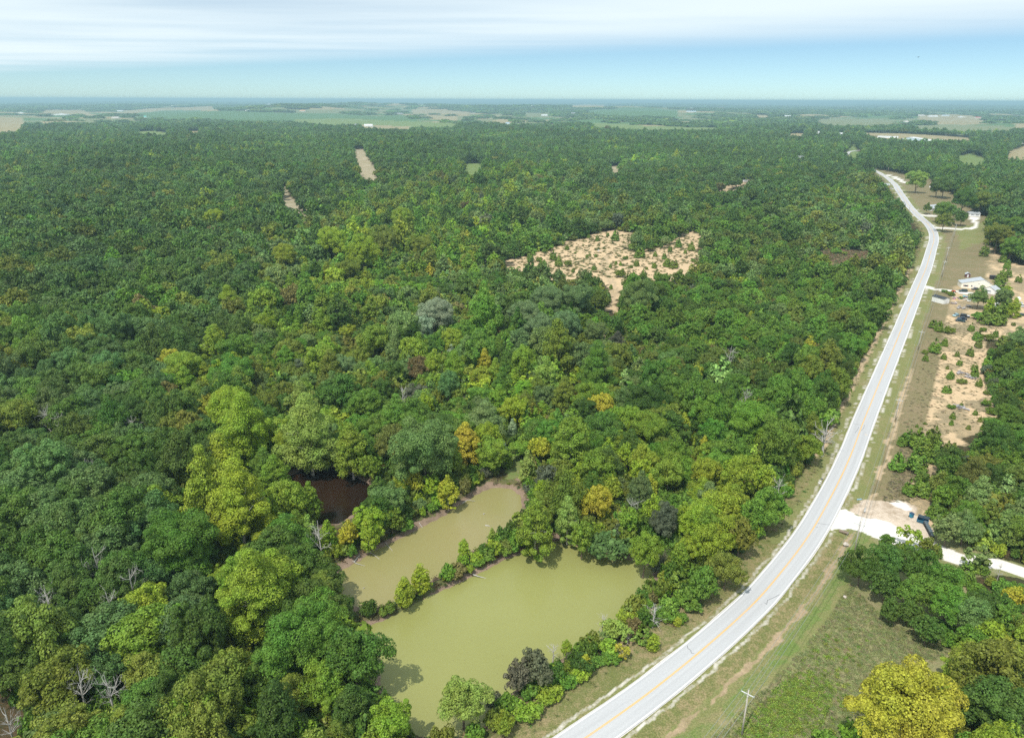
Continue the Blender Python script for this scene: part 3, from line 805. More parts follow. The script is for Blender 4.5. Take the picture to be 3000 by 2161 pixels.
def cards(P, Nn, size, r_, asp=1.0):
    """one small bent leaf spray per point: a quad facing roughly along Nn"""
    n = len(P)
    Nn = Nn / (np.linalg.norm(Nn, axis=1)[:, None] + 1e-9)
    ref = r_.normal(0, 1, (n, 3))
    a = np.cross(Nn, ref); a /= (np.linalg.norm(a, axis=1)[:, None] + 1e-9)
    b = np.cross(Nn, a)
    s = (size * r_.uniform(.6, 1.35, n))[:, None] * .5
    k = r_.uniform(.55, 1.0, (n, 1))
    V = np.stack([P - a * s - b * s * k, P + a * s * .8 - b * s * .9, P + a * s + b * s * k, P - a * s * .7 + b * s], 1)
    return V.reshape(-1, 3)
def crown_pts(kind, seed, n, csize):
    r_ = np.random.default_rng(seed)
    P = []; Q = []
    if kind == 'cone':
        H = r_.uniform(1.6, 2.2)
        nb = max(20, n // 26)
        zz = H * (1 - np.sqrt(r_.uniform(0, 1, nb)) * .97)
        for z in zz:
            f = (1 - z / H)
            rad = (f ** .48) * r_.uniform(.74, 1.08)
            a = r_.uniform(0, 2 * math.pi)
            k = n // nb
            t = r_.uniform(.35, 1, k) ** .6
            aa = a + r_.normal(0, .20, k) * (1.2 - .3 * t)
            p = np.stack([np.cos(aa) * rad * t, np.sin(aa) * rad * t, z + .16 * t + r_.normal(0, .07, k) + .08], 1)
            P.append(p); q = np.stack([np.cos(aa), np.sin(aa), np.full(k, .75)], 1) + r_.normal(0, .45, (k, 3)); Q.append(q)
        return np.vstack(P), np.vstack(Q), H
    cz, rv, nl, lr = {'broad': (1.25, .86, 70, .225), 'tall': (1.45, 1.5, 84, .225), 'bush': (.45, .62, 30, .29), 'sparse': (1.35, .9, 22, .20)}[kind]
    cs = []
    tries = 0
    ph = r_.uniform(0, 6.3, 5)
    def skin(az_, el):
        """distance of the crown's uneven skin from its centre, by direction"""
        w = 1 + .15 * math.sin(2 * az_ + ph[0]) + .13 * math.sin(3 * az_ + ph[1]) * math.cos(el) + .13 * math.sin(5 * az_ + 2 * el + ph[2]) + .12 * math.sin(4 * el + ph[3])
        return w
    while len(cs) < nl and tries < 6000:
        tries += 1
        if kind == 'tall':
            hh = r_.uniform(.22, 3.0)
            pr = (.62 + .38 * (hh - .2) / .8) if hh < 1.0 else max(.05, 1 - ((hh - 1.0) / 2.05) ** 1.7)
            a_ = r_.uniform(0, 2 * math.pi)
            q_ = r_.uniform(.5, 1.0) ** .5 * pr * skin(a_, hh)
            q_ = max(0, q_ - lr * .6)
            c = np.array([math.cos(a_) * q_, math.sin(a_) * q_, hh])
        else:
            d = r_.normal(0, 1, 3); d /= np.linalg.norm(d)
            if d[2] < (-.62 if kind != 'bush' else -.1): continue
            q_ = r_.uniform(.35, 1.12) ** .5 * (1 - lr * .7) * skin(math.atan2(d[1], d[0]), math.asin(d[2]))
            c = np.array([d[0] * q_, d[1] * q_, cz + d[2] * q_ * rv])
        if any(np.linalg.norm(c - e[0]) < .80 * e[1] for e in cs):
            if r_.uniform() > .04: continue
        cs.append((c, lr * r_.uniform(.50, 1.42)))
    k = n // len(cs)
    for c, R in cs:
        d = r_.normal(0, 1, (k, 3)); d /= np.linalg.norm(d, axis=1)[:, None]
        d[:, 2] = np.where((d[:, 2] < -.2) & (r_.uniform(0, 1, k) < .8), -d[:, 2], d[:, 2])
        rr_ = R * r_.uniform(.80, 1.08, k)
        p = c + d * rr_[:, None] * np.array([1, 1, .82])
        P.append(p); Q.append(d + np.array([0, 0, .30]) + r_.normal(0, .42, (k, 3)))
    if kind in ('broad', 'tall'):
        # thin inner fill so that the sky and ground do not show right through
        k = n // 12
        d = r_.normal(0, 1, (k, 3)); d /= np.linalg.norm(d, axis=1)[:, None]
        p = np.array([0, 0, cz]) + d * (r_.uniform(.2, .62, k)[:, None]) * np.array([1, 1, rv])
        P.append(p); Q.append(d + r_.normal(0, .6, (k, 3)))
    return np.vstack(P), np.vstack(Q), cz + rv
def branch_mesh(seed, kind, mb=None, dead=False):
    r_ = np.random.default_rng(seed)
    mb = mb or MB()
    top = {'broad': 1.5, 'tall': 2.2, 'cone': 1.6, 'bush': .5, 'sparse': 1.5, 'dead': 2.2}[kind]
    r0 = {'broad': .055, 'tall': .05, 'cone': .045, 'bush': .03, 'sparse': .04, 'dead': .062}[kind]
    lean = r_.normal(0, .05, 2)
    pts = [(lean[0] * top * s ** 2 + r_.normal(0, .012), lean[1] * top * s ** 2 + r_.normal(0, .012), -.12 + (top + .12) * s) for s in np.linspace(0, 1, 6)]
    mb.tube(pts, [r0 * (1.25 if i == 0 else 1) * (1 - .78 * i / 5) for i in range(6)], 6)
    nb = {'broad': 6, 'tall': 7, 'cone': 0, 'bush': 4, 'sparse': 9, 'dead': 13}[kind]
    def grow(p, d, L, r, depth):
        q = [Vector(p)]
        d = Vector(d).normalized()
        for i in range(3):
            d = (d + Vector(r_.normal(0, .17, 3)) + Vector((0, 0, .07))).normalized()
            q.append(q[-1] + d * L / 3)
        mb.tube(q, [r, r * .75, r * .5, r * .22], 4 if depth else 5)
        if depth < (2 if dead else 1):
            for _ in range(3 if dead else 2):
                i = int(r_.integers(1, 4))
                nd = (d + Vector(r_.normal(0, .6, 3))).normalized()
                grow(q[i], nd, L * r_.uniform(.4, .62), r * .5, depth + 1)
    for i in range(nb):
        s = r_.uniform(.38, .97)
        p = Vector(pts[int(s * 5)])
        a = r_.uniform(0, 2 * math.pi)
        up = r_.uniform(.35, 1.1)
        grow(p, (math.cos(a), math.sin(a), up), r_.uniform(.45, .8) * (1.15 - .5 * s) * (1.15 if dead else 1), r0 * .5 * (1.1 - .6 * s), 0)
    return mb
def make_crown(kind, seed, n, size):
    P, Q, top = crown_pts(kind, seed, n, size)
    r_ = np.random.default_rng(seed + 99)
    V = cards(P, Q, size, r_)
    F = np.arange(len(V)).reshape(-1, 4)
    return V, F, top

NV = {'broad': 8, 'tall': 6, 'cone': 4, 'bush': 4, 'sparse': 2}
HI = {'broad': (4400, .095), 'tall': (5000, .095), 'cone': (2300, .12), 'bush': (1500, .14), 'sparse': (900, .13)}
LO = {'broad': (1300, .15), 'tall': (1400, .15), 'cone': (520, .25), 'bush': (420, .25), 'sparse': (300, .22)}
CR_HI, TR_HI, CR_XL, CR_HUGE = {}, {}, {}, {}
XL = {'broad': (17000, .050), 'tall': (18000, .050)}
proto_coll = bpy.data.collections.new('woodland_patterns')
PIDX = {}
plist = []
def merged(name, kind, V, F, mb, leafmat, barkmat):
    mbv = np.array(mb.v, np.float32)
    me = bpy.data.meshes.new(name)
    faces = [tuple(f) for f in F.tolist()] + [tuple(i + len(V) for i in f) for f in mb.f]
    me.from_pydata(np.vstack([V, mbv]).tolist(), [], faces)
    me.materials.append(leafmat); me.materials.append(barkmat)
    me.polygons.foreach_set('material_index', np.array([0] * len(F) + [1] * len(mb.f), np.int32))
    me.update()
    return me
for kind in NV:
    lm = M_NEEDLE if kind == 'cone' else M_LEAF
    for v in range(NV[kind]):
        sd = hash((kind.__len__() * 31 + ord(kind[0]) * 7, v)) % 100000 if False else (ord(kind[0]) * 131 + ord(kind[1]) * 17 + v * 7 + 5)
        n, s = HI[kind]
        V, F, top = make_crown(kind, sd, n, s)
        CR_HI[kind, v] = raw_mesh('crown', V, F, [lm])
        bm_ = branch_mesh(sd, kind)
        if kind in XL:
            V2, F2, _ = make_crown(kind, sd, *XL[kind])
            CR_XL[kind, v] = raw_mesh('crown', V2, F2, [lm])
            if v < 3:
                V3, F3, _ = make_crown(kind, sd, 46000, .032)
                CR_HUGE[kind, v] = raw_mesh('crown', V3, F3, [lm])
        bark = M_PALEBARK if kind in ('tall', 'sparse') else M_BARK
        TR_HI[kind, v] = raw_mesh('trunk', bm_.v, bm_.f, [bark])
        me = merged('tree_pattern', kind, V, F, bm_, lm, bark)
        plist.append(('hi', kind, v, me))
        if kind in XL:
            plist.append(('xl', kind, v, merged('tree_pattern', kind, V2, F2, bm_, lm, bark)))
        n, s = LO[kind]
        V, F, top = make_crown(kind, sd, n, s)
        tb = MB(); tb.tube([(0, 0, -.1), (0, 0, top * .6)], [.06, .02], 4)
        me = merged('tree_pattern', kind, V, F, tb, lm, bark)
        plist.append(('lo', kind, v, me))
# a grove of many small crowns, for woods kilometres away
for v in range(3):
    r_ = np.random.default_rng(700 + v)
    n = 420
    a = r_.uniform(0, 6.28, n); rr_ = np.sqrt(r_.uniform(0, 1, n)) * 1.15
    k = 12
    cx = r_.uniform(-1, 1, k); cy = r_.uniform(-1, 1, k); ch = r_.uniform(.6, 1, k); cr_ = r_.uniform(.3, .5, k)
    x = rr_ * np.cos(a); y = rr_ * np.sin(a)
    z = np.zeros(n)
    for i in range(k):
        d = np.hypot(x - cx[i], y - cy[i]) / cr_[i]
        z = np.maximum(z, ch[i] * np.sqrt(np.clip(1 - d * d, 0, 1)))
    z = np.maximum(z, .3) * r_.uniform(.55, 1, n)
    P = np.stack([x, y, z], 1)
    Q = np.stack([x, y, np.full(n, .9)], 1) + r_.normal(0, .45, (n, 3))
    V = cards(P, Q, .26, r_)
    V[:, 2] = (V[:, 2] - np.repeat(z, 4)) * .8 + np.repeat(z, 4)
    me = raw_mesh('grove_pattern', V, np.arange(len(V)).reshape(-1, 4), [M_LEAF])
    plist.append(('grove', 'grove', v, me))
# weed tufts and small grass clumps
for v in range(3):
    r_ = np.random.default_rng(800 + v)
    n = 60
    P = np.stack([r_.normal(0, .45, n), r_.normal(0, .45, n), r_.uniform(.05, .7, n)], 1)
    V = cards(P, r_.normal(0, .6, (n, 3)) + np.array([0, 0, .8]), .30, r_)
    me = raw_mesh('weed_pattern', V, np.arange(len(V)).reshape(-1, 4), [M_LEAF])
    plist.append(('weed', 'weed', v, me))
for i, (lod, kind, v, me) in enumerate(plist):
    o = bpy.data.objects.new('pattern_%03d' % i, me)
    proto_coll.objects.link(o)
    PIDX[lod, kind, v] = i

def scatter(name, pts, label, cat):
    """ONE object of kind stuff: many small plants on the points, each (x, y, z, rot, sx, sz, pattern, colour)"""
    n = len(pts)
    me = bpy.data.meshes.new(name)
    A = np.array([p[:3] for p in pts], np.float32)
    me.vertices.add(n); me.vertices.foreach_set('co', A.ravel())
    def att(nm, ty, data, key='value'):
        a = me.attributes.new(nm, ty, 'POINT'); a.data.foreach_set(key, np.asarray(data).ravel())
    att('pick', 'INT', np.array([p[6] for p in pts], np.int32))
    att('turn', 'FLOAT_VECTOR', np.array([(0, 0, p[3]) for p in pts], np.float32), 'vector')
    att('size', 'FLOAT_VECTOR', np.array([(p[4], p[4], p[5]) for p in pts], np.float32), 'vector')
    att('leaf_colour', 'FLOAT_COLOR', np.array([(*p[7], 1) for p in pts], np.float32), 'color')
    o = obj(name, me)
    g = bpy.data.node_groups.new(name + '_scatter', 'GeometryNodeTree')
    g.interface.new_socket('Geometry', in_out='INPUT', socket_type='NodeSocketGeometry')
    g.interface.new_socket('Geometry', in_out='OUTPUT', socket_type='NodeSocketGeometry')
    gi = g.nodes.new('NodeGroupInput'); go = g.nodes.new('NodeGroupOutput')
    ip = g.nodes.new('GeometryNodeInstanceOnPoints')
    ci = g.nodes.new('GeometryNodeCollectionInfo'); ci.inputs['Collection'].default_value = proto_coll
    ci.inputs['Separate Children'].default_value = True; ci.inputs['Reset Children'].default_value = True
    def na(nm, ty):
        q = g.nodes.new('GeometryNodeInputNamedAttribute'); q.data_type = ty; q.inputs['Name'].default_value = nm
        return q.outputs[0]
    L = g.links
    L.new(gi.outputs[0], ip.inputs['Points']); L.new(ci.outputs[0], ip.inputs['Instance'])
    ip.inputs['Pick Instance'].default_value = True
    L.new(na('pick', 'INT'), ip.inputs['Instance Index'])
    e2r = g.nodes.new('FunctionNodeEulerToRotation'); L.new(na('turn', 'FLOAT_VECTOR'), e2r.inputs[0]); L.new(e2r.outputs[0], ip.inputs['Rotation'])
    L.new(na('size', 'FLOAT_VECTOR'), ip.inputs['Scale'])
    L.new(ip.outputs[0], go.inputs[0])
    md = o.modifiers.new('scatter', 'NODES'); md.node_group = g
    tag(o, label, cat, kind='stuff')
    return o

# ---------------------------------------------------------------- trees picked out by hand (photo pixels)
# (u, v of crown centre, width px, kind, colour, label or None)
CZ = {'broad': 1.35, 'tall': 1.55, 'cone': .9, 'bush': .5, 'sparse': 1.35}
FEAT = [
    (742, 1740, 215, 'tall', 'yellow-green', 'tall yellow and green tree, the largest left of the silty upper pond'),
    (416, 1780, 140, 'broad', 'yellow-green', 'round lime green tree beside the tallest dead snag'),
    (700, 1479, 200, 'tall', 'yellow-green', 'large yellow-green tree in a row left of the dark pond'),
    (651, 1362, 140, 'tall', 'yellow-green', None), (806, 1400, 95, 'tall', 'bright green', 'small bright green tree at the left edge of the dark pond'),
    (905, 1268, 165, 'tall', 'pale green', 'tall pale green tree overhanging the far bank of the dark pond'),
    (1029, 1320, 112, 'tall', 'bright green', 'pointed bright green tree at the right of the dark pond'), (1085, 1365, 60, 'broad', 'bright green', None),
    (909, 1470, 70, 'tall', 'bright green', 'narrow bright green tree on the near bank of the dark pond'),
    (1241, 1312, 190, 'broad', 'grey-green', 'great round grey-green tree between the dark pond and the upper pond'),
    (1365, 1302, 92, 'tall', 'golden yellow', 'golden yellow tree behind the mud end of the upper pond'),
    (1429, 1278, 78, 'broad', 'yellow-green', None), (1312, 1440, 58, 'tall', 'golden yellow', 'golden yellow tree leaning over the far bank of the upper pond'),
    (1212, 1402, 60, 'broad', 'golden yellow', None), (1265, 1418, 52, 'broad', 'yellow-green', None),
    (1018, 1560, 55, 'broad', 'golden yellow', None), (1080, 1560, 62, 'tall', 'yellow-green', None), (1180, 1535, 60, 'bush', 'mid green', None), (1145, 1460, 55, 'bush', 'yellow-green', None),
    (960, 1570, 60, 'tall', 'yellow-green', None), (905, 1560, 62, 'tall', 'pale green', None),
    (1568, 1545, 125, 'tall', 'bright green', 'bright pyramid-shaped tree where the bank between the two ponds meets the wood'),
    (1662, 1520, 82, 'tall', 'pale green', 'pale green tree right of the bright pyramid-shaped tree'), (1706, 1567, 70, 'broad', 'bright green', None),
    (1891, 1606, 88, 'broad', 'bright green', 'bright green tree at the right tip of the lower pond'),
    (1785, 1604, 120, 'bush', 'blue-green', 'wide low blue-green bush on the far shore of the lower pond'),
    (1232, 1692, 62, 'tall', 'yellow-green', 'right one of two lime trees on the bank between ponds'), (1185, 1730, 66, 'tall', 'yellow-green', 'left one of two lime trees on the bank between ponds'),
    (1141, 1776, 34, 'cone', 'cedar green', 'dark cedar at the left end of the bank between ponds'), (1122, 1786, 30, 'cone', 'cedar green', None),
    (1359, 1604, 36, 'tall', 'yellow-green', 'small lime tree in the middle of the bank between ponds'), (1374, 1665, 32, 'bush', 'yellow-green', None),
    (1335, 1670, 62, 'bush', 'russet brown', 'brown bush in the middle of the bank between ponds'), (1429, 1620, 46, 'cone', 'cedar green', None),
    (1459, 1580, 60, 'bush', 'mid green', None), (1400, 1645, 42, 'bush', 'mid green', None), (1475, 1612, 44, 'bush', 'olive', None), (1441, 1568, 30, 'tall', 'pale green', None), (1505, 1600, 40, 'bush', 'mid green', None), (1300, 1690, 26, 'bush', 'olive', None),
    (1510, 1545, 44, 'bush', 'dusky grey', None),
    (1356, 2045, 132, 'broad', 'pale green', 'rounded pale green tree at the bottom end of the lower pond'),
    (1571, 1945, 98, 'broad', 'dusky grey', 'dusky grey tree on the near bank of the lower pond'), (1518, 1972, 82, 'broad', 'dusky grey', None),
    (1448, 2050, 62, 'bush', 'dusky grey', None), (1500, 2060, 66, 'bush', 'mid green', None), (1478, 2110, 62, 'broad', 'bright green', None), (1545, 2085, 80, 'bush', 'bright green', None), (1550, 2010, 70, 'bush', 'mid green', None),
    (1610, 2035, 76, 'bush', 'yellow-green', None), (1630, 1960, 54, 'bush', 'mid green', None), (1700, 1975, 60, 'bush', 'yellow-green', None), (1662, 1995, 60, 'bush', 'mid green', None), (1715, 1940, 44, 'tall', 'golden yellow', None),
    (1660, 1892, 34, 'tall', 'yellow-green', 'lone lime green sapling rising over the near shore of the lower pond'), (1695, 1895, 42, 'cone', 'cedar green', None), (1740, 1880, 40, 'cone', 'cedar green', None), (1745, 1935, 52, 'bush', 'mid green', None),
    (1790, 1925, 56, 'bush', 'mid green', None), (1800, 1835, 62, 'broad', 'pale green', None), (1775, 1862, 44, 'sparse', 'grey-green', None), (1840, 1860, 50, 'sparse', 'pale green', None), (1822, 1905, 48, 'sparse', 'golden yellow', None),
    (1888, 1853, 66, 'cone', 'cedar green', 'round dark cedar beside the pale dead shrub near the road'), (1915, 1878, 42, 'tall', 'yellow-green', None), (1840, 1795, 60, 'cone', 'dull olive', None), (1878, 1760, 46, 'cone', 'dull olive', None), (1906, 1724, 62, 'cone', 'cedar green', None),
    (1960, 1760, 74, 'cone', 'mid green', None), (1945, 1800, 60, 'bush', 'mid green', None), (1995, 1810, 44, 'bush', 'mid green', None), (1985, 1818, 24, 'tall', 'golden yellow', None), (2015, 1755, 84, 'bush', 'mid green', None), (2060, 1700, 90, 'broad', 'mid green', None), (2130, 1660, 100, 'broad', 'olive', None),
    (1985, 1700, 70, 'cone', 'cedar green', None), (1925, 1660, 48, 'bush', 'dusky grey', None), (1960, 1630, 64, 'bush', 'dusky grey', 'dull grey bush above the right tip of the lower pond'), (1951, 1516, 88, 'broad', 'dusky grey', 'rounded dusky purple-grey tree in the yellow-green wood right of the ponds'),
    (2170, 1560, 80, 'broad', 'olive', None), (2250, 1480, 110, 'broad', 'mid green', 'broad mid green tree by the road bend left of the gravel turning'), (2190, 1510, 70, 'broad', 'mid green', None),
    (1748, 1078, 112, 'tall', 'mid green', 'tall green tree beside the small brown pool'), (1598, 1105, 82, 'tall', 'pale green', 'pale green tree left of the small brown pool'),
    (1766, 1187, 66, 'broad', 'golden yellow', 'golden yellow tree just below the small brown pool'), (1510, 1196, 68, 'broad', 'yellow-green', None), (1420, 1066, 62, 'tall', 'golden yellow', 'golden yellow tree standing left of the small brown pool'),
    (2044, 1090, 38, 'broad', 'golden yellow', None), (2105, 1081, 28, 'broad', 'golden yellow', None), (2370, 1018, 46, 'tall', 'golden yellow', 'golden yellow tree at the wood edge across the road from the field'), (2430, 1030, 30, 'tall', 'golden yellow', None),
    (2079, 1198, 104, 'broad', 'mid green', 'largest rounded green willow right of the small brown pool'), (1978, 1134, 84, 'broad', 'mid green', None), (1845, 1230, 78, 'broad', 'bright green', 'rounded bright green willow below the small brown pool'), (1951, 1212, 80, 'broad', 'olive', None), (1900, 1160, 76, 'broad', 'mid green', None),
    (2002, 1252, 50, 'tall', 'golden yellow', None), (2063, 1304, 34, 'tall', 'golden yellow', 'narrow golden yellow tree right of the pond wood'),
    (1779, 1328, 64, 'broad', 'yellow-green', None), (1832, 1336, 60, 'broad', 'yellow-green', None), (1885, 1340, 70, 'broad', 'yellow-green', None), (1875, 1375, 60, 'broad', 'yellow-green', None), (2150, 1375, 62, 'broad', 'yellow-green', None),
    (2180, 1382, 58, 'tall', 'yellow-green', None), (2240, 1398, 68, 'broad', 'yellow-green', 'yellow-green tree nearest the road mailboxes'), (2061, 1378, 72, 'broad', 'yellow-green', None), (2100, 1395, 50, 'tall', 'yellow-green', None), (1744, 1467, 82, 'broad', 'golden yellow', 'golden tree right of the pyramid-shaped tree by the pond'), (1903, 1430, 52, 'tall', 'golden yellow', None),
    (1792, 1424, 62, 'broad', 'yellow-green', None), (1920, 1488, 62, 'broad', 'yellow-green', None), (1845, 1522, 70, 'broad', 'bright green', None), (2004, 1508, 46, 'tall', 'yellow-green', None), (1594, 1442, 60, 'broad', 'yellow-green', None),
    (1700, 1392, 55, 'broad', 'yellow-green', None), (1545, 1368, 56, 'tall', 'pale green', 'slender pale green tree behind the mud end of the upper pond'), (1475, 1318, 34, 'tall', 'silvery green', None), (1501, 1258, 36, 'tall', 'silvery green', None), (1616, 1250, 46, 'tall', 'bright green', None), (1585, 1310, 56, 'broad', 'golden yellow', None),
    (1600, 1395, 62, 'broad', 'dusky grey', None), (1650, 1375, 62, 'broad', 'olive', None), (1560, 1430, 46, 'bush', 'dusky grey', None),
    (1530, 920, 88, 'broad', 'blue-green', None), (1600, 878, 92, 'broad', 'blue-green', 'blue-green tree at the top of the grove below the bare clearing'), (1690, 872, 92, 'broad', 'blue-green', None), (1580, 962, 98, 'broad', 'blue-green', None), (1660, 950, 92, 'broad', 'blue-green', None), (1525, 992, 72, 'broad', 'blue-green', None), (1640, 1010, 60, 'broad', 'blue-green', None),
    (1877, 858, 98, 'broad', 'grey-green', 'round grey-green tree right of the sandy trail below the clearing'),
    (1270, 920, 98, 'broad', 'silvery green', 'silvery green tree left of the blue-green grove'), (1235, 955, 78, 'broad', 'silvery green', None), (1171, 958, 42, 'broad', 'silvery green', None),
    (942, 958, 70, 'tall', 'bright green', 'bright lime green tree in the middle of the wood'), (1016, 969, 46, 'broad', 'golden yellow', None), (1094, 994, 92, 'broad', 'bright green', None), (939, 1054, 92, 'broad', 'bright green', None), (1009, 1075, 76, 'broad', 'blue-green', None),
    (688, 1076, 68, 'tall', 'yellow-green', None), (836, 744, 66, 'broad', 'yellow-green', None), (783, 835, 50, 'broad', 'yellow-green', None), (671, 896, 88, 'tall', 'yellow-green', None), (787, 793, 50, 'broad', 'olive', None), (635, 1005, 74, 'tall', 'yellow-green', None),
    (882, 1190, 100, 'tall', 'pale green', None), (1189, 1077, 70, 'broad', 'grey-green', None), (1323, 1041, 35, 'tall', 'silvery green', 'slim whitish green tree in the middle of the wood'), (1327, 995, 72, 'broad', 'yellow-green', None), (1060, 735, 120, 'broad', 'yellow-green', None), (980, 705, 90, 'broad', 'yellow-green', None), (1180, 640, 70, 'broad', 'yellow-green', None),
    (1020, 790, 70, 'broad', 'olive', None), (1120, 700, 90, 'broad', 'olive', None), (1235, 720, 70, 'broad', 'olive', None),
    (60, 1214, 108, 'broad', 'olive', 'pale olive spreading tree at the left edge of the picture'), (463, 928, 70, 'broad', 'yellow-green', None), (510, 888, 50, 'broad', 'golden yellow', None), (501, 1056, 62, 'broad', 'golden yellow', None),
    (681, 892, 60, 'broad', 'yellow-green', None), (625, 1012, 80, 'tall', 'yellow-green', None), (668, 1195, 130, 'broad', 'yellow-green', None), (720, 1262, 165, 'tall', 'yellow-green', 'wide yellow-green tree above the row left of the dark pond'),
    (47, 1064, 84, 'broad', 'olive', None), (493, 1145, 56, 'broad', 'russet brown', 'russet brown tree in the dark oak wood at the left'), (625, 640, 60, 'broad', 'yellow-green', None), (870, 410, 12, 'broad', 'olive', None),
    (1778, 375, 16, 'broad', 'russet brown', 'dull red tree at the edge of a distant field'),
    # lower right corner
    (2662, 2062, 275, 'broad', 'golden yellow', 'large golden tree at the bottom right by the grass field'), (2821, 1955, 130, 'tall', 'yellow-green', 'tall lime tree with a white trunk beside the large golden tree'), (2940, 1935, 112, 'tall', 'golden yellow', None),
    (2925, 2060, 175, 'broad', 'dark green', 'dark green oak in the bottom right corner'), (2500, 2150, 90, 'bush', 'bright green', None), (2420, 2175, 90, 'bush', 'mid green', None),
    (2527, 1652, 96, 'broad', 'deep green', 'leftmost oak of the dark clump south of the gravel road'), (2600, 1642, 100, 'broad', 'dark green', None), (2690, 1645, 108, 'broad', 'deep green', None), (2765, 1690, 96, 'broad', 'mid green', None), (2600, 1712, 86, 'broad', 'deep green', None),
    (2690, 1730, 104, 'broad', 'mid green', None), (2780, 1765, 110, 'broad', 'mid green', None), (2840, 1795, 108, 'broad', 'grey-green', None), (2610, 1780, 64, 'broad', 'deep green', 'small front oak of the dark clump at the edge of the grass'), (2672, 1790, 66, 'broad', 'deep green', None),
    (2720, 1838, 78, 'broad', 'deep green', None), (2900, 1850, 94, 'broad', 'yellow-green', None), (2845, 1868, 80, 'broad', 'mid green', None), (2955, 1810, 84, 'broad', 'mid green', None), (2975, 1745, 60, 'broad', 'golden yellow', None), (2925, 1760, 60, 'broad', 'deep green', None), (2760, 1838, 60, 'bush', 'mid green', None), (2790, 1880, 60, 'bush', 'mid green', None),
    (2830, 1675, 66, 'cone', 'cedar green', None), (2875, 1650, 62, 'cone', 'cedar green', None), (2600, 1580, 42, 'broad', 'mid green', None), (2665, 1570, 72, 'sparse', 'yellow-green', 'thin see-through tree in front of the white gravel road'), (2863, 1625, 80, 'sparse', 'grey-green', None), (2745, 1612, 42, 'cone', 'cedar green', None), (2640, 1598, 34, 'cone', 'cedar green', None), (2720, 1596, 50, 'broad', 'olive', None),
    (2940, 1718, 60, 'bush', 'mid green', None), (2985, 1728, 50, 'broad', 'mid green', None), (2905, 1705, 40, 'bush', 'olive', None), (2995, 1790, 60, 'broad', 'deep green', None), (2890, 1745, 50, 'bush', 'deep green', None), (2860, 1720, 50, 'bush', 'mid green', None),
    (2450, 735, 30, 'bush', 'mid green', 'round bush standing in the reddish marsh grass'), (2500, 760, 24, 'bush', 'mid green', None), (2420, 752, 20, 'bush', 'olive', None), (2555, 742, 20, 'bush', 'deep green', None), (2475, 742, 18, 'bush', 'olive', None),
    # beside the gravel pad
    (2780, 1545, 80, 'broad', 'grey-green', None), (2830, 1540, 84, 'broad', 'grey-green', 'leafy grey-green tree behind the row of black bins'), (2840, 1500, 80, 'broad', 'mid green', None), (2745, 1495, 60, 'cone', 'cedar green', None), (2770, 1450, 66, 'broad', 'mid green', None), (2810, 1425, 80, 'broad', 'mid green', None), (2760, 1400, 52, 'cone', 'cedar green', None),
    (2706, 1425, 62, 'cone', 'cedar green', None), (2665, 1430, 44, 'cone', 'cedar green', None), (2705, 1395, 46, 'cone', 'cedar green', None),
    (2630, 1355, 52, 'cone', 'mid green', 'bright green cedar nearest the road in the clump by the power line'), (2690, 1290, 60, 'cone', 'cedar green', None), (2660, 1282, 42, 'cone', 'mid green', None), (2720, 1310, 74, 'cone', 'cedar green', None), (2690, 1350, 74, 'cone', 'cedar green', None), (2750, 1330, 66, 'cone', 'cedar green', None), (2645, 1290, 36, 'cone', 'cedar green', None), (2735, 1280, 54, 'cone', 'cedar green', None), (2785, 1310, 50, 'cone', 'dull olive', None),
    # yards of the two farther houses
    (2763, 613, 50, 'broad', 'mid green', 'green tree in the yard between the grey roofed house and the two-door garage'), (2718, 607, 24, 'broad', 'cedar green', None), (2767, 643, 44, 'broad', 'olive', 'olive tree inside the loop of the driveway'), (2819, 633, 36, 'broad', 'deep green', None), (2797, 617, 34, 'broad', 'grey-green', None),
    (2688, 523, 52, 'broad', 'pale green', 'pale rounded tree beside the far driveway'), (2701, 543, 15, 'cone', 'cedar green', None), (2748, 545, 40, 'broad', 'dark green', None), (2768, 540, 50, 'broad', 'dark green', None), (2825, 578, 62, 'broad', 'deep green', None), (2875, 585, 56, 'broad', 'olive', None), (2780, 500, 60, 'broad', 'mid green', None),
    (2926, 686, 72, 'broad', 'olive', 'olive tree at the far right beyond the driveway loop'), (2964, 720, 60, 'broad', 'mid green', None), (2979, 660, 60, 'broad', 'mid green', None), (2886, 735, 34, 'cone', 'cedar green', None), (2940, 755, 30, 'cone', 'cedar green', None), (2952, 775, 26, 'cone', 'cedar green', None), (2936, 812, 40, 'cone', 'cedar green', None), (2928, 832, 38, 'cone', 'cedar green', None), (2955, 800, 26, 'cone', 'cedar green', None),
    (2871, 866, 50, 'broad', 'grey-green', 'grey-green tree in front of the white farmhouse garage'), (2942, 870, 54, 'broad', 'grey-green', None), (2950, 854, 32, 'tall', 'yellow-green', 'yellow-green tree right of the farmhouse'), (2902, 892, 32, 'tall', 'yellow-green', None), (2972, 902, 40, 'tall', 'yellow-green', None),
    (2895, 928, 50, 'cone', 'cedar green', None), (2925, 925, 60, 'cone', 'cedar green', None), (2870, 925, 40, 'bush', 'mid green', None), (2945, 905, 46, 'cone', 'cedar green', None), (2788, 862, 20, 'bush', 'cedar green', None), (2768, 853, 16, 'bush', 'mid green', None), (2815, 872, 14, 'bush', 'mid green', None), (2780, 858, 16, 'bush', 'olive', None),
]
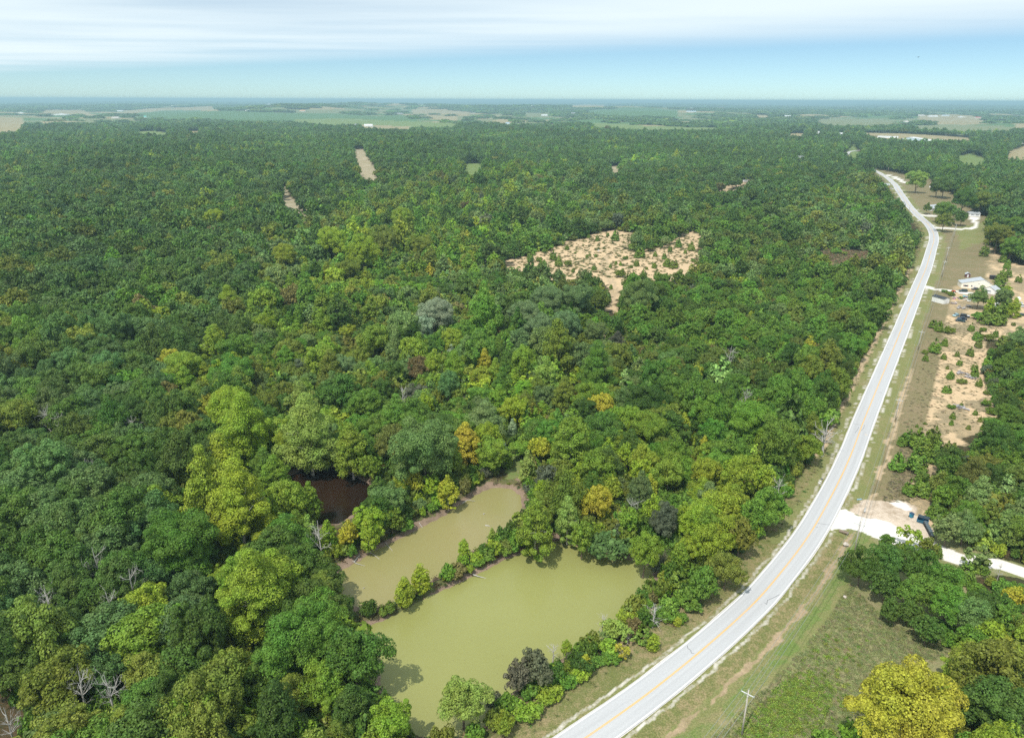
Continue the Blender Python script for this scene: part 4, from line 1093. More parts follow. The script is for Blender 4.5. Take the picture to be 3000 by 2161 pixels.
FIELD_CEDARS = [(2812, 1062, 20), (2786, 1099, 26), (2775, 1138, 29), (2819, 1117, 26), (2869, 1121, 24), (2856, 1075, 22), (2857, 1092, 28), (2787, 1191, 22), (2817, 1185, 14), (2792, 1218, 20), (2788, 1238, 16),
    (2710, 1240, 11), (2687, 1247, 11), (2838, 1250, 17), (2858, 1208, 17), (2872, 1228, 16), (2766, 1044, 20), (2805, 1037, 17), (2776, 1076, 12), (2741, 1017, 38), (2710, 1030, 20), (2843, 1032, 26), (2713, 1048, 22),
    (2736, 947, 30), (2752, 958, 30), (2781, 968, 34), (2768, 1003, 24), (2865, 982, 34), (2896, 988, 34), (2942, 998, 42), (2917, 978, 22), (2846, 960, 22), (2880, 965, 20), (2985, 818, 22), (2920, 950, 18), (2970, 950, 16), (2990, 975, 18),
    (2905, 1035, 26), (2930, 1060, 30), (2868, 1008, 24), (2890, 1180, 30), (2905, 1205, 34), (2930, 1130, 28), (2890, 1150, 20), (2985, 925, 16), (2884, 1250, 22), (2960, 880, 14),
    (2715, 1395, 14), (2690, 1415, 12)]
CLEAR_CEDARS = [(1662, 725, 16), (1621, 751, 27), (1596, 736, 18), (1553, 751, 28), (1590, 772, 34), (1580, 760, 22), (1636, 767, 28), (1664, 772, 26), (1679, 792, 14), (1741, 783, 19), (1818, 773, 12), (1818, 802, 36), (1877, 738, 34), (1867, 745, 24),
    (1917, 776, 20), (1963, 729, 16), (1988, 714, 24), (2025, 723, 26), (2008, 737, 14), (2031, 763, 16), (1955, 768, 30), (1975, 772, 30), (1803, 692, 30), (1750, 699, 16), (1725, 692, 12), (1685, 741, 9), (1832, 756, 18), (1781, 686, 12), (1728, 745, 10), (1745, 747, 11), (1720, 750, 12),
    (1860, 690, 30), (1890, 695, 34), (1915, 700, 34), (1880, 712, 32), (1905, 716, 28), (1930, 690, 30), (1788, 779, 12), (1850, 782, 12), (1865, 770, 22), (1895, 785, 10), (1805, 768, 12), (1920, 745, 16), (1946, 752, 18), (1790, 840, 14), (1782, 860, 14), (1822, 880, 20), (1826, 858, 18), (1852, 815, 30), (1885, 808, 30), (1925, 806, 26)]
for u, v, w in FIELD_CEDARS: FEAT.append((u, v, w, 'cone' if (u * 7 + v) % 5 else 'bush', 'cedar green' if (u + v) % 4 else 'dull olive', '@field'))
for u, v, w in CLEAR_CEDARS: FEAT.append((u, v, w, 'cone' if (u * 3 + v) % 4 else 'bush', 'cedar green' if (u + v) % 3 else 'dull olive', '@clearing'))

def feat_hz(u, v, r, kind):
    if kind == 'broad': return 1.55 if (1000 < v < 1640 and u < 2350 and r < 4.6) else 1.2
    if kind == 'tall': return 1.25 if (1000 < v < 1640 and u < 2350 and r < 4.0) else 1.0
    return 1.0
def place_px(u, v, w, kind):
    z = 6.0
    for _ in range(4):
        x, y = unproj(u, v, z)
        r = .5 * w / ppm(x, y, float(height(x, y)) + z)
        r = min(r, 11.0)
        z = CZ[kind] * r * feat_hz(u, v, r, kind)
    return x, y, r
trees = []   # dict per tree
def jitter_col(c, r_, amt=.10):
    k = r_.normal(1, amt)
    return tuple(float(np.clip(q * k * r_.normal(1, .05), .01, .9)) for q in c)
TR = np.random.default_rng(5)
for (u, v, w, kind, cname, label) in FEAT:
    x, y, r = place_px(u, v, w, kind)
    if kind == 'cone' and cname == 'cedar green' and v > 1600: r = min(r, 3.0)
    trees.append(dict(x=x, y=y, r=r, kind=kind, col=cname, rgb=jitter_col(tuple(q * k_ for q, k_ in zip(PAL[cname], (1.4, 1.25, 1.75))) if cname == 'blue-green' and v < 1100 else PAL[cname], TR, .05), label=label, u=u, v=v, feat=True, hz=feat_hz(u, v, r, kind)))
def top_height(u, v_top, x, y):
    z0 = float(height(x, y)); z = z0 + 1
    for _ in range(60):
        if float(project(x, y, z)[1]) <= v_top: break
        z += .25
    return z - z0
DEAD = [(324, 2032, 1782, 'tallest bleached dead snag, leaning over the oaks at the lower left'), (140, 1765, 1650, 'forked grey dead tree in the oak wood near the left edge'), (284, 1655, 1530, 'slender pale dead tree above the round lime tree'),
        (385, 1720, 1600, 'dead tree directly above the round lime green tree'), (330, 1790, 1610, 'leaning dead tree left of the round lime green tree'), (237, 2030, 1900, 'broken snag with stubby limbs left of the tallest snag'), (250, 1372, 1322, 'small crooked dead stem in the upper left oak wood'),
        (16, 2090, 2045, 'dead branches at the left edge near the bottom'), (143, 1235, 1172, 'left of two dead trunks in a dark gap at the left'), (170, 1240, 1190, 'right of two dead trunks in a dark gap at the left'), (364, 925, 895, 'thin dead trunk in the middle of the oak wood'), (394, 1245, 1195, 'small pale dead tree with a spreading top in the oak wood'),
        (935, 1575, 1490, 'grey dead tree on the near bank of the dark pond'), (1850, 1490, 1430, 'grey dead branches among the yellow-green trees'), (2282, 1440, 1375, 'dead tree by the yellow-green tree near the mailboxes'), (2185, 1155, 1120, 'small grey dead tree in the cedar wood'),
        (2136, 1045, 990, 'pale dead tree standing in the cedar wood'), (2408, 1335, 1190, 'large white dead tree beside the road'), (1912, 1838, 1765, 'pale dead shrub between the road and lower pond'), (1765, 1850, 1790, 'bleached bare bush on the near shore of the lower pond'), (1620, 1935, 1880, 'bare grey twiggy bush at the water on the near shore'),
        (1180, 1165, 1110, 'bent dead tree in the middle of the wood'), (1308, 735, 690, 'white dead tree far up in the middle of the wood'), (2250, 580, 545, 'white snag near the parked white camper track'), (2920, 1700, 1640, 'dead tree beside the white gravel road at the right')]

DEADP = []
for (u, v, vt, lab) in DEAD:
    inwood = not any(k in lab for k in ('road', 'shrub', 'bush', 'camper'))
    x, y = unproj(u, min(v, 2158), 8.0 if inwood else 0.0)
    DEADP.append((x, y, float(np.clip(top_height(u, vt, x, y), 2.5, 25))))
FX = np.array([t['x'] for t in trees]); FY = np.array([t['y'] for t in trees]); FR = np.array([t['r'] for t in trees])
FX = np.append(FX, [d[0] for d in DEADP]); FY = np.append(FY, [d[1] for d in DEADP]); FR = np.append(FR, [4.4] * len(DEADP))

def pick(pairs, q):
    tot = sum(p[1] for p in pairs); a = q * tot
    for k, w in pairs:
        a -= w
        if a <= 0: return k
    return pairs[-1][0]
def cell(u, v):
    i = int(np.clip((v - 380) // 100, 0, 17)); j = int(np.clip(u // 125, 0, 23))
    return GRID[i][j]
def allowed(X, Y, rad):
    """where the photograph shows woodland, for arrays of positions with crown radius rad"""
    Z = height(X, Y)
    R_ = np.hypot(X, Y)
    U, V_, D = project(X, Y, Z)
    U2, V2, _ = project(X, Y, Z + 7)
    U3, V3, _ = project(X, Y, Z + 11)
    U4, V4, _ = project(X, Y, Z + 15)
    ok = np.ones(X.shape, bool)
    d, s = dist_poly(X, Y, [tuple(p) for p in ROAD_LO], closed=False)
    ok &= ~((s < 0) & (d < 9.6 + rad * .55) & (Y < 1260))
    ok &= ~((s <= 0) & (d < 11.0 + rad * .4) & (V_ > 1620))
    ok &= ~((d < 9) & (Y >= 1260))
    ru, rv, _rd = project(ROAD[:, 0], ROAD[:, 1], height(ROAD[:, 0], ROAD[:, 1]))
    sel = (ROAD[:, 1] > 90) & (ROAD[:, 1] < 1235)
    o_ = np.argsort(rv[sel]); rvs, rus = rv[sel][o_], ru[sel][o_]
    for zz in (4, 8, 12, 15):
        uu, vv, dd_ = project(X, Y, Z + zz)
        edge_ = np.interp(vv, rvs, rus) - 4.6 * FPX / np.maximum(dd_, 1)
        ok &= ~((s < 0) & (vv > 497) & (vv < 1500) & (uu + (rad + 1.2) * .8 * FPX / np.maximum(dd_, 1) > edge_) & (uu < edge_ + 60))
    fo = np.zeros(X.shape, bool)
    for p in E_FOREST: fo |= in_poly(U2, V2, p) & in_poly(U, V_, p)
    ok &= ~((s > 0) & (d < 430) & (Y < 1260) & ~fo)
    ok &= ~((s > 0) & (d < 8 + rad * .6))
    for P in PONDS:
        dd, _ = dist_poly(X, Y, P)
        ok &= ~(in_poly(X, Y, P) | (dd < .5 + rad * .35))
    Ur, Vr, _ = project(X + wav(X, Y, 14, 21) * 3, Y + wav(X, Y, 11, 23) * 3, Z)
    for zz in (4, 8):
        ua, va, _ = project(X + wav(X, Y, 14, 21) * 2, Y + wav(X, Y, 11, 23) * 3, Z + zz)
        ok &= ~in_poly(ua, va, CLEARING)
    ok &= ~(in_poly(Ur, Vr, CLEARING) | in_poly(Ur, Vr - 12, CLEARING) | (in_poly(U2, V2, CLEARING) & (U > 1740) & (U < 1840) & (V_ > 800)))
    for p in (PATH_A, PATH_B, GREEN_GAP, RV_TRACK, MARSH, BARE_S, TRAIL2, GULLY):
        hit = in_poly(U, V_, p) | in_poly(U2, V2, p)
        if p is not MARSH and p is not GULLY: hit |= in_poly(U3, V3, p) | in_poly(U4, V4, p)
        ok &= ~(hit & (R_ < 2500))
    for p, _k in FAR_FIELDS:
        ok &= ~((in_poly(U, V_, p) | in_poly(U2, V2, p) | in_poly(U3, V3, p) | in_poly(U4, V4, p)) & (R_ > 900))
    for p in ([(1620, 1150), (1660, 1143), (1705, 1145), (1705, 1165), (1640, 1168)], [(1440, 1405), (1470, 1392), (1530, 1390), (1528, 1440), (1440, 1436)], [(862, 1396), (905, 1375), (970, 1375), (1047, 1402), (1094, 1426), (1080, 1448), (1035, 1478), (994, 1500), (935, 1496), (876, 1484)], [(2480, 440), (2510, 430), (2530, 445), (2500, 470), (2515, 485), (2550, 497), (2540, 505), (2490, 470)]):
        for (a_, b_) in ((U, V_), (U2, V2), (U3, V3)): ok &= ~(in_poly(a_, b_, p))
    for zz in (3.5, 7, 10, 14):
        uu, vv, _ = project(X, Y, Z + zz)
        ok &= ~((in_poly(uu, vv, LOWER_SEEN) | in_poly(uu, vv, UPPER_SEEN)) & ((rad > 2.5) | (zz < 4)))
    # the gravel road at the right
    ok &= ~in_poly(U2, V2 + 20, [(2425, 1500), (2560, 1500), (2680, 1470), (2720, 1530), (2800, 1600), (2900, 1630), (3300, 1720), (3300, 1770), (2900, 1672), (2750, 1650), (2600, 1640), (2430, 1560)])
    for (bu, bv, bw) in BUILD_CLEAR:
        w_ = bw * .5 + 5
        ok &= ~((np.abs(U2 - bu) < w_) & (V2 > bv - 9) & (V2 < bv + 9))
    return ok
BUILD_CLEAR = [(170, 337, 45), (350, 325, 18), (507, 311, 12), (727, 323, 18), (886, 325, 18), (794, 305, 25), (57, 331, 20), (337, 345, 25), (348, 380, 10), (1079, 368, 25),
    (1170, 299, 12), (1115, 296, 8), (1560, 309, 16), (1388, 330, 16), (1487, 362, 12), (1595, 337, 20), (1679, 331, 12), (2992, 420, 15), (2348, 471, 20), (2309, 340, 18), (2026, 325, 30),
    (2657, 356, 16), (2399, 391, 14), (2465, 396, 18), (2700, 412, 130), (2660, 405, 60), (2740, 343, 120), (2185, 534, 10), (425, 343, 8), (2732, 548, 22), (2740, 606, 18)]

# -- the near wood: two jittered grids, close for scrub and cedar, wide for oaks
def jgrid(step, r0, r1, amax):
    xs = np.arange(-r1 * math.sin(amax), r1 * math.sin(amax), step)
    ys = np.arange(20, r1, step * .9)
    X, Y = np.meshgrid(xs, ys)
    X = X + (np.arange(len(ys)) % 2)[:, None] * step / 2
    X = X + rng.uniform(-.34, .34, X.shape) * step; Y = Y + rng.uniform(-.34, .34, Y.shape) * step
    R_ = np.hypot(X, Y); A = np.abs(np.arctan2(X, Y))
    m = (R_ > r0) & (R_ < r1) & (A < amax)
    return X[m], Y[m]
def add_grid(step, classes, rscale, r0, r1, amax=math.radians(43)):
    X, Y = jgrid(step, r0, r1, amax)
    U, V_, D = project(X, Y, height(X, Y) + 8)
    cl = np.array([cell(a, b) for a, b in zip(U + rng.normal(0, 28, U.shape), V_ + rng.normal(0, 18, V_.shape))])
    m = np.isin(cl, list(classes))
    X, Y, U, V_, cl = X[m], Y[m], U[m], V_[m], cl[m]
    ok = allowed(X, Y, np.full(X.shape, 3.5))
    X, Y, U, V_, cl = X[ok], Y[ok], U[ok], V_[ok], cl[ok]
    # colours come in patches: a slow noise drives the choice
    q1 = (wav(X, Y, 75, 41) * .5 + .5) * .62 + rng.uniform(0, 1, X.shape) * .38
    stand = 1 + .16 * wav(X, Y, 130, 43)
    tone = wav(X, Y, 210, 44)
    for i in range(len(X)):
        kinds, cols, rm = MIX[cl[i]]
        kind = pick(kinds, rng.uniform())
        r = rm * rscale * float(np.clip(rng.normal(1, .2), .6, 1.5))
        if kind == 'cone': r = float(np.clip(rng.normal(2.3, .45), 1.2, 3.4))
        if kind == 'bush': r *= .75
        if kind == 'tall': r *= .85
        hs_ = float(stand[i])
        # keep clear of the hand-placed trees and of what stands in front of them
        if cl[i] in 'gmy': r = rm * rscale * float(np.clip(rng.lognormal(-.04, .30), .5, 2.0))
        if cl[i] == 'o': r = rm * rscale * float(np.clip(rng.normal(1.0, .22), .62, 1.38))
        dx_, dy_ = FX - X[i], FY - Y[i]
        dd = np.hypot(dx_, dy_)
        fwd = dy_ * Y[i] / math.hypot(X[i], Y[i]) + dx_ * X[i] / math.hypot(X[i], Y[i])
        lat = np.sqrt(np.maximum(dd * dd - fwd * fwd, 0))
        if np.any((dd < .5 * (FR + r)) | ((fwd > 0) & (fwd < 1.35 * FR + 1.5) & (lat < .6 * FR + .4 * r) & (r > 2.2))):
            continue
        cn_ = pick(cols, float(np.clip(q1[i] if rng.uniform() < .78 else rng.uniform(), 0, .9999)))
        trees.append(dict(x=float(X[i]), y=float(Y[i]), r=r, kind=kind, col=cn_, rgb=tuple(q_ * (1 + .14 * float(tone[i])) for q_ in jitter_col(PAL[cn_], rng, .13)), label=None, feat=False,
                          hz=float(np.clip(rng.normal(1.18 if kind == 'broad' else 1.0, .14) * hs_, .75, 1.6))))
add_grid(6.9, 'o', 1.0, 40, 1250)
add_grid(4.9, 'gmcy', 1.0, 40, 1250)
# -- saplings and brush that close the gaps between the crowns
X, Y = jgrid(3.1, 44, 520, math.radians(42))
ok = allowed(X, Y, np.full(X.shape, 2.0))
X, Y = X[ok], Y[ok]
for i in range(len(X)):
    if np.any(np.hypot(FX - X[i], FY - Y[i]) < .22 * FR): continue
    cn_ = pick((('mid green', 3), ('deep green', 3), ('olive', 2), ('dull olive', 1.5), ('dusky grey', .6), ('yellow-green', .4), ('russet brown', .5), ('bright green', .6)), rng.uniform())
    r = float(rng.uniform(1.1, 2.4))
    trees.append(dict(x=float(X[i]), y=float(Y[i]), r=r, kind='bush', col=cn_, rgb=jitter_col(PAL[cn_], rng), label=None, feat=False, hz=float(rng.uniform(1.2, 2.2)), brush=True))
NEAR_N = len(trees)

# -- beyond: log-polar rows, crowns first, then groves
far_pts = []
def add_far(r0, r1, k, amax, grove):
    rr_ = r0
    while rr_ < r1:
        s = max(8.5, k * rr_)
        n = int(2 * amax * rr_ / s)
        A = np.linspace(-amax, amax, n) + rng.uniform(-.4, .4, n) * s / rr_
        Rr = rr_ + rng.uniform(-.45, .45, n) * s
        X = Rr * np.sin(A); Y = Rr * np.cos(A)
        ok = allowed(X, Y, np.full(X.shape, 4.0))
        # beyond the woods of the middle distance the land is a patchwork: hedges, copses, pasture
        ok &= ~(open_land(X, Y, np.hypot(X, Y)) & (rng.uniform(0, 1, X.shape) > .05))
        X, Y = X[ok], Y[ok]
        Z = height(X, Y)
        patch = wav(X, Y, 160, 61)
        for i in range(len(X)):
            q = float(np.clip(.5 + .25 * patch[i] + rng.normal(0, .18), 0, .999))
            cn_ = pick((('dark green', 4), ('deep green', 3), ('blue-green', 2), ('mid green', 1.6), ('olive', .9), ('grey-green', .4), ('yellow-green', .12)), q)
            rgb = tuple(q_ * (1.08 + .12 * float(np.sin(X[i] * .011 + Y[i] * .004))) for q_ in jitter_col(PAL[cn_], rng, .12))
            if grove:
                far_pts.append((X[i], Y[i], Z[i] - 1, rng.uniform(0, 6.28), s * .72, rng.uniform(8, 14) + min(6, s * .04), PIDX['grove', 'grove', int(rng.integers(3))], rgb))
            else:
                r = float(np.clip(rng.normal(s * .62, s * .12), 3.5, 14))
                kd = 'broad' if rng.uniform() < .85 else 'tall'
                far_pts.append((X[i], Y[i], Z[i] - .3, rng.uniform(0, 6.28), r, min(r * rng.uniform(1.0, 1.3), 7.5), PIDX['lo', kd, int(rng.integers(NV[kd]))], rgb))
        rr_ += s * .8
add_far(1250, 3400, .0068, math.radians(41), False)
add_far(3400, 42000, .0105, math.radians(41), True)

# ---------------------------------------------------------------- individuals: the ones that show largest
for t in trees:
    z = float(height(t['x'], t['y']))
    t['z'] = z
    cz = CZ[t['kind']] * t['r'] * t['hz']
    u, v, d = project(t['x'], t['y'], z + cz)
    t['u'], t['v'], t['d'] = float(u), float(v), float(d)
    t['px'] = t['r'] * FPX / float(d)
    t['name'] = {'broad': 'broadleaf_tree', 'tall': 'broadleaf_tree', 'sparse': 'broadleaf_tree', 'cone': 'cedar_tree', 'bush': 'shrub'}[t['kind']]
    t['inframe'] = (-t['px'] * .5 < t['u'] < W0 + t['px'] * .5) and (0 < t['v'] < H0 + t['px'] * .3)
CAP = {'broadleaf_tree': 292, 'cedar_tree': 285, 'shrub': 230}
indiv = []
for nm in CAP:
    c = [t for t in trees if t['name'] == nm and t['inframe'] and not t.get('brush')]
    c.sort(key=lambda t: -(t['px'] + (1000 if t['feat'] else 0)))
    indiv += c[:CAP[nm]]
for t in indiv: t['ind'] = True
# labels ------------------------------------------------------
NOUN = {'broadleaf_tree': 'tree', 'cedar_tree': 'cedar', 'shrub': 'shrub'}
ORD = ['', 'second ', 'third ', 'fourth ', 'fifth ', 'sixth ', 'seventh ', 'eighth ', 'ninth ', 'tenth ', 'eleventh ', 'twelfth ']
LAND = [(742, 1740, "the tallest yellow tree"), (416, 1780, 'the round lime green tree'), (905, 1268, "the tree overhanging the dark pond"),
        (324, 1911, 'the tallest dead snag'), (140, 1700, 'the forked grey snag'), (1241, 1312, "the great grey tree"), (1568, 1545, "the bright pyramid tree"), (1356, 2045, "the round lower pond tree"),
        (1571, 1945, "the dusky pond bank tree"), (1912, 1806, 'the pale dead shrub'), (2408, 1254, "the white roadside dead tree"), (2662, 2062, "the golden corner tree"), (2704, 1524, 'the blue dumpster'),
        (2527, 1652, "the clump's leftmost oak"), (2720, 1320, "the power line cedar clump"), (2763, 885, 'the dark roofed shed'), (2850, 838, 'the white farmhouse'), (1877, 858, "the round sandy trail tree"),
        (1600, 930, 'the blue-green grove'), (1270, 930, 'the silvery green tree'), (60, 1214, "the left edge olive tree"), (133, 1191, "the left dead trunks"), (1660, 1165, 'the small brown pool'), (2079, 1198, 'the largest rounded willow'),
        (1951, 1516, "the dusky purple tree"), (0, 2161, 'the bottom left corner'), (2403, 1418, 'the roadside mailboxes'), (2855, 640, 'the two-door garage'), (1765, 760, "the bare clearing's middle"),
        (700, 1479, "the large dark pond tree"), (237, 1964, 'the broken snag'), (284, 1595, 'the slender snag'), (2813, 932, "the parked car cluster"), (2633, 1200, "the sandy field pole"), (2510, 1570, "the gravel road pole"), (2180, 2090, 'the nearest power pole')]
def pos_word(dx_, dy_):
    if abs(dx_) > abs(dy_): return 'right of' if dx_ > 0 else 'left of'
    return 'below' if dy_ > 0 else 'above'
LU = np.array([l[0] for l in LAND], float); LV = np.array([l[1] for l in LAND], float)
vis = [t for t in trees if t['inframe'] and t['px'] > 5 and not t.get('brush')]
groups = {}
for t in vis: groups.setdefault((t['col'], t['name']), []).append(t)
used = set()
for t in indiv:
    if t['label'] and not t['label'].startswith('@'): used.add(t['label'])
for (cn_, nm), ts in groups.items():
    A = np.array([(q['u'], q['v']) for q in ts])
    opts = {}
    for li in range(len(LAND)):
        dx_ = A[:, 0] - LU[li]; dy_ = A[:, 1] - LV[li]
        dd = np.hypot(dx_, dy_)
        quad = np.where(np.abs(dx_) > np.abs(dy_), np.where(dx_ > 0, 0, 1), np.where(dy_ > 0, 2, 3))
        for qd in range(4):
            ids = np.nonzero(quad == qd)[0]
            ids = ids[np.argsort(dd[ids])][:12]
            for rank, j in enumerate(ids):
                if dd[j] > 4: opts.setdefault(int(j), []).append((rank, dd[j], li, qd))
    for j, t in enumerate(ts):
        if not t.get('ind') or (t['label'] and not t['label'].startswith('@')): continue
        o_ = sorted(opts.get(j, []))
        extra = ''
        if o_:
            rank, _, li, qd = o_[0]
            where = ['right of', 'left of', 'below', 'above'][qd]
            t['label'] = '%s%s %s, %snearest of its colour %s %s' % ('', cn_, NOUN[nm], ORD[rank], where, LAND[li][2])
        else:
            t['label'] = None
# those too deep in the canopy to be told apart share a label and a group with their like
for t in indiv:
    if not t['label'] or t['label'].startswith('@'):
        side = 'left' if t['u'] < 1000 else ('middle' if t['u'] < 2000 else 'right')
        t['label'] = '%s %s among many alike in the %s of the wood' % (t['col'], NOUN[t['name']], side)
        t['grp'] = '%s %ss of the %s wood' % (t['col'], NOUN[t['name']], side)
for t in indiv:
    for key in ('label', 'grp'):
        if t.get(key): t[key] = t[key].replace('cedar green', 'dark olive')
def add_tree(t, i):
    rot = (i * 2.399) % 6.283
    v = (i * 5 + int(t['r'] * 10)) % NV[t['kind']]
    e = empty(t['name'], (t['x'], t['y'], t['z'] - .15), rot)
    e.scale = (t['r'] * (1 + .1 * math.sin(i * 3.1)), t['r'] * (1 - .1 * math.sin(i * 3.1)), t['r'] * t['hz'])
    g = {'broadleaf_tree': 'broadleaf trees of the wood', 'cedar_tree': 'cedars', 'shrub': 'shrubs'}[t['name']]
    tag(e, t['label'], {'broadleaf_tree': 'tree', 'cedar_tree': 'cedar', 'shrub': 'shrub'}[t['name']], t.get('grp', g))
    if t['r'] > 7.0 and t['kind'] in XL: v = v % 3
    cme, tme = (CR_HUGE if (t['r'] > 7.0 and t['kind'] in XL) else CR_XL if (t['r'] > 3.6 and t['kind'] in XL) else CR_HI)[t['kind'], v], TR_HI[t['kind'], v]
    c = bpy.data.objects.new('crown', cme); C.objects.link(c); c.parent = e
    c['leaf_colour'] = [*t['rgb'], 1.0]
    if t['px'] > 14:
        k = bpy.data.objects.new('trunk', tme); C.objects.link(k); k.parent = e
for i, t in enumerate(indiv):
    add_tree(t, i)
def pt(t, i):
    lod = 'xl' if (t['d'] < 330 and t['r'] > 3.6 and t['kind'] in XL) else ('hi' if t['d'] < 450 else 'lo')
    v = i % NV[t['kind']]
    return (t['x'], t['y'], t['z'] - .2, (i * 2.399) % 6.283, t['r'], t['r'] * t['hz'], PIDX[lod, t['kind'], v], t['rgb'])
rest = [t for t in trees if not t.get('ind')]
scatter('broadleaf_forest', [pt(t, i) for i, t in enumerate(rest) if t['name'] == 'broadleaf_tree'] + far_pts, 'mixed oak and broadleaf forest stretching to the horizon', 'forest')
scatter('cedar_thicket', [pt(t, i) for i, t in enumerate(rest) if t['name'] == 'cedar_tree'], 'dense thickets of olive green cedars around the bare clearing', 'thicket')
scatter('undergrowth', [pt(t, i) for i, t in enumerate(rest) if t['name'] == 'shrub'], 'leafy shrubs filling the gaps between the trees', 'undergrowth')
print('LABELS', [indiv[k_]['label'] for k_ in range(0, len(indiv), 37)])
print('TREES', len(trees), 'far', len(far_pts), 'individuals', len(indiv), 'shared labels', sum('grp' in t for t in indiv))

# weeds, grass clumps: meadow below the gravel road, verges, clearing, pond banks
wp = []
def weeds(poly_px, n, cols, s0, s1, zsc=.8, clear=5.6):
    P = [unproj(a, b) for a, b in poly_px]
    xs = [p[0] for p in P]; ys = [p[1] for p in P]
    k = 0; tries = 0
    while k < n and tries < n * 8:
        m = n
        X = rng.uniform(min(xs), max(xs), m); Y = rng.uniform(min(ys), max(ys), m)
        tries += m
        ok = in_poly(X, Y, P) & (dist_poly(X, Y, [tuple(p) for p in ROAD_LO], closed=False)[0] > clear)
        Z = height(X, Y)
        for i in np.nonzero(ok)[0]:
            if k >= n: break
            k += 1
            s = rng.uniform(s0, s1)
            c = cols[int(rng.integers(len(cols)))]
            wp.append((X[i], Y[i], Z[i] - .05, rng.uniform(0, 6.28), s, s * zsc, PIDX['weed', 'weed', int(rng.integers(3))], jitter_col(c, rng, .15)))
GC = [(.24, .27, .10), (.27, .27, .12), (.29, .26, .14), (.22, .26, .09)]
weeds([(1700, 2161), (2200, 1800), (2440, 1570), (2500, 1600), (2480, 1700), (2600, 1820), (2800, 1900), (2620, 2000), (2500, 2110), (2420, 2200), (1900, 2250)], 5200, GC, .25, .6, .5, 14.5)
for (cu, cv, su, sv, n_) in ((2300, 2070, 55, 50, 520), (2380, 2030, 50, 45, 260), (2250, 2140, 60, 40, 260), (2420, 1900, 60, 40, 60), (2360, 1850, 40, 25, 50)):
    for _ in range(n_):
        a_, b_ = unproj(cu + rng.normal(0, su), cv + rng.normal(0, sv))
        if dist_poly(np.array([a_]), np.array([b_]), [tuple(q_) for q_ in ROAD_LO], closed=False)[0][0] < 16: continue
        sz = rng.uniform(.25, .65)
        wp.append((a_, b_, height1(a_, b_) - .05, rng.uniform(0, 6.28), sz, sz, PIDX['weed', 'weed', int(rng.integers(3))], jitter_col([(.24, .34, .05), (.20, .29, .05), (.28, .34, .06)][int(rng.integers(3))], rng, .15)))
weeds([(2560, 1240), (2640, 1060), (2700, 930), (2900, 940), (3000, 1000), (2900, 1240), (2700, 1290), (2560, 1300)], 1500, [(.25, .21, .12), (.19, .19, .08), (.30, .24, .15), (.22, .20, .12)], .3, .7, .45, 13)
weeds([(2500, 1300), (2660, 1280), (2700, 1400), (2690, 1470), (2480, 1470)], 600, [(.25, .21, .12), (.19, .19, .08), (.22, .18, .13)], .3, .6, .45, 13)
weeds(MARSH, 900, [(.26, .16, .11), (.20, .20, .08), (.30, .20, .13), (.14, .18, .06)], .5, 1.2, .9)
weeds([(1479, 770), (1617, 729), (1753, 680), (1868, 686), (2056, 690), (2056, 763), (1914, 808), (1830, 815), (1667, 812), (1559, 784)], 1700, [(.17, .19, .06), (.26, .22, .11), (.13, .16, .05)], .4, 1.5, .8)
# leafy fringe on the pond shores and the road edge of the wood
for P, skip in ((PONDS[0], 0), (PONDS[1], 0), (PONDS[2], 0)):
    n = len(P)
    for i in range(n):
        a = np.array(P[i]); b = np.array(P[(i + 1) % n]); L_ = np.linalg.norm(b - a)
        t_ = (b - a) / L_; nr = np.array([t_[1], -t_[0]])
        if in_poly(*(a + t_ * L_ / 2 + nr * 1.0)[:, None], P)[0]: nr = -nr
        for s in np.arange(0, L_, .55):
            if rng.uniform() < .35: continue
            q = a + t_ * s + nr * rng.uniform(.9, 4.5)
            if any(in_poly(q[0:1], q[1:2], Q)[0] for Q in PONDS): continue
            sz = rng.uniform(.4, 1.1)
            wp.append((q[0], q[1], float(height(*q)) - .5, rng.uniform(0, 6.28), sz, sz * .9, PIDX['weed', 'weed', int(rng.integers(3))],
                       jitter_col([(.10, .14, .04), (.16, .15, .07), (.20, .24, .04), (.07, .12, .035), (.15, .11, .06)][int(rng.integers(5))], rng, .15)))
for i in range(0, len(ROAD), 1):
    if ROAD[i][1] > 900: break
    for k in range(5):
        q = ROAD[i] - NOR[i] * (rng.uniform(7.2, 12.5) if ROAD[i][1] > 210 else rng.uniform(6.5, 15.5))
        sz = rng.uniform(.25, .9 if rng.uniform() < .3 else .55)
        wp.append((q[0], q[1], float(height(*q)) - .1, rng.uniform(0, 6.28), sz, sz * .7, PIDX['weed', 'weed', int(rng.integers(3))],
                   jitter_col([(.14, .17, .05), (.20, .20, .08), (.24, .20, .10), (.10, .19, .04)][int(rng.integers(4))], rng, .15)))
scatter('grass_and_weeds', wp, 'tall grass and weeds on the meadow, the verges and the pond banks', 'grass')

